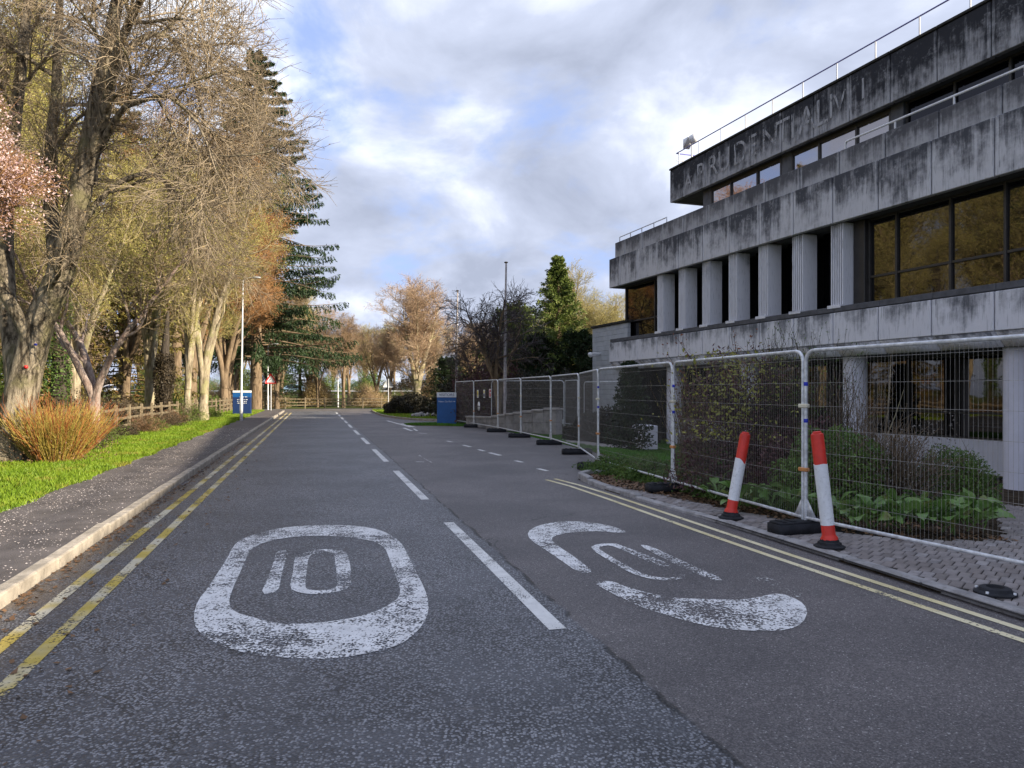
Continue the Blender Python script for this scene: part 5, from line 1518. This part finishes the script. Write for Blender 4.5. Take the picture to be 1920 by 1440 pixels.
# right-hand group
tree('cypress_tree', T_CYP, (W(1046, 0, 41).x, 41, .0), 1.0, 0, (M['bark_brn'], M['cypress'], None), 'pointed green cypress behind the mesh fence')
tree('cypress_tree', T_CY2, (W(968, 0, 44).x, 44, .0), 1.0, 1.0, (M['bark_brn'], M['cypress'], None), 'rounder dark green cypress left of the pointed one')
tree('cypress_tree', T_CY2, (W(1085, 0, 39.5).x, 39.5, .0), .72, 3.0, (M['bark_brn'], M['yew'], None), 'low very dark evergreen at the foot of the pointed cypress')
tree('cypress_tree', T_CY2, (W(1005, 0, 40).x, 40, .0), .70, 2.0, (M['bark_brn'], M['yew'], None), 'low dark evergreen between the two cypresses')
tree('yew_tree', T_CY2, (W(838, 0, 50).x, 50, .0), .58, 4.0, (M['bark_brn'], M['yew'], None), 'small black-green yew behind the visitors sign')
tree('small_tree', T_D, (W(934, 0, 34).x, 34, .0), 1.12, .4, (M['bark_brn'], M['twig_dark'], None), 'small twisted bare dark tree beside the taller flagpole')
tree('small_tree', T_D, (W(900, 0, 40).x, 40, .0), .95, 2.4, (M['bark_brn'], M['twig_dark'], None), 'second twisted bare dark tree behind the safety notices')
for x_, d_, T_, s_, lab in [(1062, 62, T_O, .92, 'yellow-green leafing tree behind the pointed cypress'), (1112, 58, T_O, .68, 'bright yellow leafing tree at the end of the block wing'), (1130, 72, T_A, .8, 'yellow-green tree behind the block wing'), (1010, 78, T_A, .7, 'pale leafing tree behind the cypresses')]:
    tree('willow_tree', T_, (W(x_, 0, d_).x, d_, gzz((0, d_))), s_, rng.uniform(0, 6.28), (M['bark_brn'], M['twig_olive'], M['willow']), lab)
for x_, d_, s_ in [(18, 46, .9), (24, 50, 1.0)]:  # hidden by the office block, added to throw shade on the far road
    tree('bare_tree', T_B, (x_, d_, 0), s_, rng.uniform(0, 6.28), MT['tan'], 'unseen bare tree added behind the office block to shade the road', 'unseen shade trees added behind the office block')
# far wood beyond the carriageway
for k in range(90):
    X = -135 + k * 2.4 + rng.normal(0, 1.2); Y = rng.uniform(119, 150)
    tree('far_tree', (T_A, T_B, T_O)[k % 3], (X, Y, 1.1), rng.uniform(.75, 1.1) * (0.8 if -40 < X < 5 else 1), rng.uniform(0, 6.28), MT[('rose', 'olive', 'tan')[int(rng.integers(3))]], 'bare tree in the far wood beyond the carriageway', 'far wood beyond the carriageway')

# ---------------------------------------------------------------- shrubs, left
S_EV = shrub(3, 1.5, 1.5, 2.4, 9000, .055, 40); S_LOW = shrub(4, 1.4, 1.2, 1.0, 7000, .045, 40); S_BR = shrub(5, 1.6, 1.4, 1.5, 4500, .04, 90, .2)
for u_, n_2, S_, sc_, m_, lab in [(19.5, -8.6, S_EV, 1.15, 'bush_ever', 'glossy evergreen shrub behind the huge bare tree'), (22.5, -9.4, S_EV, 1.25, 'bush_ever', 'tall evergreen shrub lit between the trunks'), (30, -8.2, S_BR, 1.0, 'bush_brn', 'brown twiggy undergrowth behind the timber fence'),
                                  (34, -7.8, S_BR, .9, 'bush_brn', 'brown bramble mound by the ivy-clad trunk'), (26, -8.0, S_LOW, 1.1, 'bush_brn', 'low dead bracken behind the timber rails'), (47, -8.2, S_EV, .9, 'bush_ever', 'green holly-like shrub behind the information sign'),
                                  (54, -7.6, S_EV, .8, 'bush_ever', 'green shrub behind the red triangle sign'), (60, -7.4, S_EV, .5, 'bush_gr', 'dark evergreen shrub at the end of the timber fence'), (38, -8.5, S_EV, .5, 'bush_brn', 'brown leafy shrub behind the slim pale stem'), (15.5, -10, S_EV, 1.2, 'bush_gr', 'dark evergreen shrub beyond the frame-edge trunk')]:
    place_shrub('shrub', S_, at(u_, n_2, .02), rng.uniform(0, 6.28), (M['bark_brn'], M[m_]), lab, scale=sc_)
for k in range(56):
    X = -125 + 3.4 * k
    place_shrub('hedge_bush', (S_EV, S_BR)[k % 2], (X, rng.uniform(116.5, 119), 1.1), rng.uniform(0, 6.28), (M['bark_brn'], M[('bush_brn', 'bush_ever', 'bush_gr')[int(rng.integers(3))]]), 'shaggy hedge bush along the far side of the carriageway', 'hedge beyond the carriageway', (1.7, 1.3, rng.uniform(1.2, 1.9)))
for k in range(26):
    X = rng.uniform(-60, -14) if k < 18 else rng.uniform(-14, 10); Y = rng.uniform(76, 92) if k < 18 else rng.uniform(82, 98)
    p = Vector((X, Y, 0)); n3 = X * NR[0] + Y * NR[1]; u3 = X * UR[0] + Y * UR[1]
    if 60 < u3 < 75.8: Y += 14
    q_ = 960 + F * X / Y
    if 140 < q_ < 275 or 515 < q_ < 590: continue
    place_shrub('far_shrub', (S_LOW, S_BR, S_EV)[k % 3], (X, Y, -.05 + gzz((X, Y))), rng.uniform(0, 6.28), (M['bark_brn'], M[('bush_ever', 'bush_brn', 'bush_gr')[int(rng.integers(3))]]), 'low shrub on the bank in front of the far carriageway', 'shrubs on the far bank', rng.uniform(.7, 1.1))
for k in range(34):
    u_ = rng.uniform(76.8, 90); n_2 = rng.uniform(-16, 19); p = R(u_, n_2)
    if 515 < 960 + F * p.x / p.y < 590: continue
    place_shrub('thicket_bush', (S_BR, S_EV)[int(k % 4 == 3)], at(u_, n_2, -.05), rng.uniform(0, 6.28), (M['twig_rose'], M[('bud_tan', 'bud_tan', 'bush_ever', 'bud_lime')[int(rng.integers(4))]]), 'sunlit tawny thicket bush behind the pale rail fence', 'thicket behind the pale rail fence', (1.25, 1.2, rng.uniform(1.0, 2.0)))
for k in range(13):
    u_ = 21 + k * 2.3 + rng.normal(0, .5)
    place_shrub('scrub_bush', (S_BR, S_LOW)[k % 2], at(u_, -6.35 + rng.normal(0, .25), .05), rng.uniform(0, 6.28), (M['bark_brn'], M[('bush_brn', 'litter', 'bush_ever')[k % 3]]), ('dead brown scrub bush growing through the timber fence', 'leafy brown scrub bush growing through the timber fence', 'green scrub bush growing through the timber fence')[k % 3], 'scrub along the timber fence', rng.uniform(.4, .72))
# ivy-clad trunks
for u_, n_2, h_, m_, lab in [(31.5, -9.4, 6.0, 'bush_gr', 'dark ivy-clad trunk behind the timber fence'), (38.0, -6.9, 3.4, 'bush_brn', 'trunk wrapped in browned ivy beside the pale-trunked tree')]:
    rg = np.random.default_rng(int(u_ * 10)); t = thing('ivy_trunk', at(u_, n_2, .0), 0, lab, 'tree')
    obj('trunk', MB().sweep([(0, 0, -.1), (.1, 0, h_ * .5), (.05, .1, h_), (.2, .1, h_ * 1.6)], [.30, .26, .2, .06], 10).mesh('trunk', True), M['bark_dk'], t)
    n = 5200; a = rg.uniform(0, 6.28, n); z = rg.random(n) ** .8 * h_; rr = .30 + .14 * rg.random(n) + .06 * np.sin(z * 3 + a * 2)
    lf = MB(); leaf_quads(lf, np.stack([rr * np.cos(a) + .1 * z / h_, rr * np.sin(a), z], -1), .05 * rg.uniform(.6, 1.3, n), rg)
    obj('crown', lf.mesh('crown'), M[m_], t)
# dogwood of yellow and red stems
rg = np.random.default_rng(91); db = G(105, 866, .08); t = thing('dogwood_shrub', db, 0, 'fountain of bare yellow and red stems beside the huge trunk', 'shrub')
for m_, n, hh in (('dog_y', 900, 1.25), ('dog_r', 420, 1.45)):
    a = rg.uniform(0, 6.28, n); e = rg.random(n) ** .5
    st = np.stack([np.cos(a) * e * .45, np.sin(a) * e * .4, np.zeros(n)], -1); d = np.stack([np.cos(a) * e * .75 + (.12 if m_ == 'dog_r' else -.02), np.sin(a) * e * .6, np.ones(n)], -1)
    P, Rd = grow(st, d, hh * rg.uniform(.35, 1.1, n), np.full(n, .0055), np.full(n, .003), 5, .07, .01, rg)
    mb = MB(); tubes(mb, P, Rd, 3)
    p, dd, r, tt = spawn(P, Rd, 3, .35, .95, .25, .6, rg, .1); B, BR = grow(p, dd, .3 * rg.uniform(.4, 1, len(tt)), np.full(len(tt), .0035), np.full(len(tt), .002), 3, .08, .02, rg); tubes(mb, B, BR, 3)
    obj('stems', mb.mesh('stems'), M[m_], t, kind='stuff')
lf = MB(); n = 2600; c = np.stack([rg.normal(0, .5, n), rg.normal(0, .4, n), rg.random(n) ** 1.4 * .75 + .04], -1); leaf_quads(lf, c, .018 * rg.uniform(.6, 1.4, n), rg)
obj('dead_leaves', lf.mesh('dead_leaves'), M['litter'], t, kind='stuff')
# blossom bough at the frame edge
pb = W(-165, 0, 12.5)
bt = decid(93, [([(0, 0, -.1), (.1, 0, 1.8), (.25, .1, 3.4), (.5, .1, 5.2), (.65, .1, 6.6)], .16, .03), ([(.2, 0, 3.0), (.6, .1, 4.2), (1.0, .2, 5.3)], .07, .02)], 8, 1.5, 7, .9, 6, .5, 5, .25, rt=.005, buds=3, bud=.02, t1=(.5, 1.0))
tree('blossom_tree', bt, (pb.x, pb.y, .05), 1.0, 0, (M['bark_dk'], M['twig_rust'], M['blossom']), 'pink blossoming tree reaching in beside the huge bare tree')

# ---------------------------------------------------------------- shrubs, right
S_PUR = shrub(14, 1.25, 1.05, 2.25, 15000, .026, 80, .25, bumpy=.18, asp=.45); S_TWIG = shrub(15, .95, .8, 1.25, 4200, .016, 150, .2); S_BALL = shrub(16, .75, .7, 1.05, 9000, .022, 40, .5, bumpy=.1); S_ROUND = shrub(17, 1.75, 1.3, 1.35, 12000, .05, 50, .5, bumpy=.1); S_CONE = conifer(18, 2.75, .72, 130, 12, 8, .07, .0, .9, bare=.0, hang=0, prof=.45, width=.3)
def bedat(x_, y_, d_, z=None):
    p = W(x_, y_, d_); return Vector((p.x, p.y, .03 + gzz(p)))
tp = place_shrub('purple_shrub', S_PUR, bedat(1400, 0, 11.6), .3, (M['bark_dk'], M['bush_pur']), 'large dark purple-leaved shrub behind the middle mesh panel')
rg = np.random.default_rng(5)
lf = MB(); n = 1100; c = np.stack([rg.normal(-.55, .42, n), rg.normal(-.5, .3, n), rg.uniform(.9, 2.2, n)], -1); leaf_quads(lf, c, .028 * rg.uniform(.6, 1.4, n), rg); obj('young_leaves', lf.mesh('young_leaves'), M['leaf_yel'], tp)
tw = bedat(1375, 0, 12.6); t = thing('red_leaf_sapling', tw, 0, 'slender sapling of reddish young leaves above the purple shrub', 'shrub')
P, Rd = grow(np.zeros((9, 3)), np.stack([rg.normal(0, .16, 9), rg.normal(0, .12, 9), np.ones(9)], -1), 2.55 * rg.uniform(.8, 1.05, 9), np.full(9, .012), np.full(9, .003), 7, .06, .02, rg)
mb = MB(); tubes(mb, P, Rd, 4); p, dd, r, tt = spawn(P, Rd, 10, .45, 1, .4, .9, rg, .1); B, BR = grow(p, dd, .3 * rg.uniform(.4, 1, len(tt)), np.full(len(tt), .004), np.full(len(tt), .002), 3, .1, 0, rg); tubes(mb, B, BR, 3)
obj('stems', mb.mesh('stems'), M['bark_dk'], t); lf = MB(); c = np.concatenate([B[:, k] for k in (1, 2, 3)] * 2); leaf_quads(lf, c + rg.normal(0, .03, c.shape), .026 * rg.uniform(.5, 1.3, len(c)), rg); obj('foliage', lf.mesh('foliage'), M['leaf_red'], t)
def wands(x0, x1, d0, h, n, m_, lm, label, leaf=.02):
    a, b = bedat(x0, 0, d0), bedat(x1, 0, d0); o = (a + b) / 2; t = thing('wand_shrub', o, 0, label, 'shrub')
    st = np.stack([rg.uniform(a.x - o.x, b.x - o.x, n), rg.normal(0, .25, n), np.zeros(n)], -1)
    P, Rd = grow(st, np.stack([rg.normal(0, .14, n), rg.normal(0, .12, n), np.ones(n)], -1), h * rg.uniform(.6, 1.05, n), np.full(n, .007), np.full(n, .0025), 6, .07, .02, rg)
    mb = MB(); tubes(mb, P, Rd, 3); p, dd, r, tt = spawn(P, Rd, 6, .3, 1, .3, .7, rg, .2); B, BR = grow(p, dd, .28 * rg.uniform(.4, 1, len(tt)), np.full(len(tt), .003), np.full(len(tt), .0015), 2, .1, 0, rg); tubes(mb, B, BR, 3)
    obj('stems', mb.mesh('stems'), M[m_], t, kind='stuff'); lf = MB(); c = np.concatenate([B[:, 1], B[:, 2], P[:, 5], P[:, 6]]); leaf_quads(lf, c, leaf * rg.uniform(.5, 1.3, len(c)), rg, asp=.35); obj('foliage', lf.mesh('foliage'), M[lm], t)
wands(1440, 1555, 11.2, 2.5, 150, 'bark_dk', 'bush_gr', 'thicket of thin upright leafy wands rising behind the panel joint')
wands(1275, 1330, 12.6, 2.1, 90, 'bark_brn', 'leaf_yel', 'yellow-leaved upright shrub at the end of the purple one')
wands(1560, 1625, 11.0, 1.9, 90, 'bark_brn', 'bush_gry', 'pale twiggy shrub in front of the round column')
place_shrub('hedge_shrub', S_BALL, bedat(1560, 0, 10.0), 0, (M['bark_brn'], M['bush_gr']), 'clipped green shrub behind the upright bollard', scale=1.1)
place_shrub('twiggy_shrub', S_TWIG, bedat(1672, 0, 9.9), 0, (M['bark_brn'], M['bush_gry']), 'grey-brown dry twiggy shrub in the bed', scale=1.0)
place_shrub('hedge_shrub', S_BALL, bedat(1785, 0, 10.3), 1.0, (M['bark_brn'], M['bush_gr']), 'rounded green shrub before the lavender column', scale=.88)
place_shrub('hedge_shrub', S_BALL, bedat(1500, 0, 10.9), 2.0, (M['bark_brn'], M['bush_pur']), 'dusky purple shrub behind the panel joint', scale=1.2)
st_ = bedat(1655, 0, 11.5); t = thing('bare_sapling', st_, 0, 'single pale leaning bare stem before the dark ground-floor windows', 'sapling')
obj('stem', MB().sweep([(0, 0, 0), (.02, 0, .8), (.10, 0, 1.6), (.13, 0, 2.25)], [.022, .02, .014, .006], 6).mesh('stem', True), M['bark_pale'], t)
obj('twig', MB().sweep([(.03, 0, .9), (.25, .1, 1.3), (.38, .1, 1.7)], [.010, .008, .004], 5).mesh('twig'), M['bark_pale'], t)
cs = bedat(1181, 0, 23.6); t = thing('cone_shrub', (cs.x, cs.y, cs.z), 0, 'dark conical evergreen on the lawn behind the fence', 'shrub', scale=.98); obj('trunk', S_CONE[0], M['bark_dk'], t); obj('foliage', S_CONE[1], M['yew'], t)
for x_, d_, sc_, m_, lab in [(1135, 29, 1.0, 'bush_dk', 'dark clipped bush against the block wing'), (1165, 28.5, .9, 'bush_dk', 'dark bush between the block wing and the cone shrub')]:
    place_shrub('dark_bush', S_ROUND, bedat(x_, 0, d_), 0, (M['bark_dk'], M[m_]), lab, scale=sc_)
for k, (x_, d_, sc_, m_) in enumerate([(880, 38, 1.0, 'bush_pur'), (915, 39, 1.25, 'bush_pur'), (955, 38, 1.1, 'bush_pur'), (1000, 37, 1.1, 'bush_dk'), (1040, 36, 1.0, 'bush_dk'), (870, 43, 1.2, 'bush_dk'), (1085, 36, 1.0, 'bush_dk')]):
    place_shrub('dark_bush', S_EV, (W(x_, 0, d_).x, d_, .02), k, (M['bark_dk'], M[m_]), ('dusky purple bush massed behind the planter wall' if m_ == 'bush_pur' else 'dark evergreen bush massed behind the planter wall'), 'bushes massed behind the planter wall', scale=sc_)
ib_ = G(760, 781); place_shrub('dark_bush', S_ROUND, (ib_.x, ib_.y + 2.2, .09), 0, (M['bark_dk'], M['bush_dk']), 'large round dark bush on the kerbed island', scale=1.05)
place_shrub('dark_bush', S_ROUND, (ib_.x + 1.9, ib_.y + 2.0, .09), 1.4, (M['bark_dk'], M['bush_dk']), 'second dark bush on the island beside the plinth', scale=.8)

# broad-leaved plants: each leaf a piece
def leaf_mesh(seed, L, Wd):
    rg = np.random.default_rng(seed); K = 5; v = []
    for i in range(K + 1):
        t = i / K; w_ = Wd * math.sin(math.pi * min(1, .12 + .86 * t)) ** .7 * (1 - .15 * t); y = L * t; z = .28 * L * math.sin(t * 2.0) - .30 * L * t * t
        if i == K: w_ = .01
        for s_ in (-1, 0, 1): v.append((s_ * w_, y, z + (.16 * w_ if s_ else 0) + rg.normal(0, .004)))
    f = [(i * 3 + k, i * 3 + k + 1, (i + 1) * 3 + k + 1, (i + 1) * 3 + k) for i in range(K) for k in range(2)]
    v += [(-.006, -.14, -.10), (.006, -.14, -.10)]; f.append((18, 19, 1, 0))
    return npmesh('leaf', np.array(v), [np.array(f)], True)


LV = [leaf_mesh(s_, L, w_) for s_, L, w_ in ((1, .17, .062), (2, .21, .08), (3, .14, .055), (4, .19, .066))]
spots = [(1385, 965, 9), (1420, 962, 10), (1455, 968, 11), (1490, 975, 10), (1535, 985, 10), (1575, 992, 12), (1615, 1000, 14), (1655, 1004, 15), (1695, 1007, 16), (1735, 1010, 16), (1775, 1010, 16), (1815, 1010, 15), (1850, 1005, 14),
         (1640, 975, 14), (1690, 980, 14), (1740, 982, 15), (1790, 984, 15), (1835, 985, 13), (1590, 968, 11), (1350, 948, 9)]
for x_, y_, k_ in spots:
    p = G(x_, y_, .03) + Vector((.04, .22, 0)); p.z = .03 + gzz(p)
    t = thing('broad_leaf_plant', p, rng.uniform(0, 6.28), 'low clump of large glossy green leaves edging the bed behind the fence', 'plant', 'broad-leaved plants edging the bed')
    for k in range(k_):
        a = k * 2.4 + rng.normal(0, .3); e = rng.uniform(.05, 1); r_ = .05 + .16 * e
        obj('leaf', LV[int(rng.integers(4))], M['berg'], t, (r_ * math.cos(a), r_ * math.sin(a), .12 + .16 * (1 - e) + rng.uniform(0, .06)), (rng.uniform(.0, .9) * (1.1 - e) + rng.normal(0, .2), rng.normal(0, .35), a - math.pi / 2 + rng.normal(0, .3))).scale = (rng.uniform(.8, 1.25),) * 3
S_GC = shrub(25, .55, .45, .28, 2600, .022, 14, .2, bumpy=.3)
for k, (x_, y_) in enumerate([(1165, 893), (1200, 898), (1150, 885), (1235, 903), (1275, 915), (1310, 925), (1345, 932), (1250, 892), (1300, 905), (1215, 885), (1390, 940), (1430, 948), (1480, 955), (1525, 965), (1360, 915), (1410, 925)]):
    p = G(x_, y_, .03); p.z = .03 + gzz(p)
    place_shrub('ground_cover', S_GC, (p.x, p.y + .25, p.z), k * 1.3, (M['bark_brn'], M['bush_gr']), 'low leafy ground cover spreading under the mesh fence', 'ground cover plants along the fence', scale=rng.uniform(.8, 1.25), cat='plant')
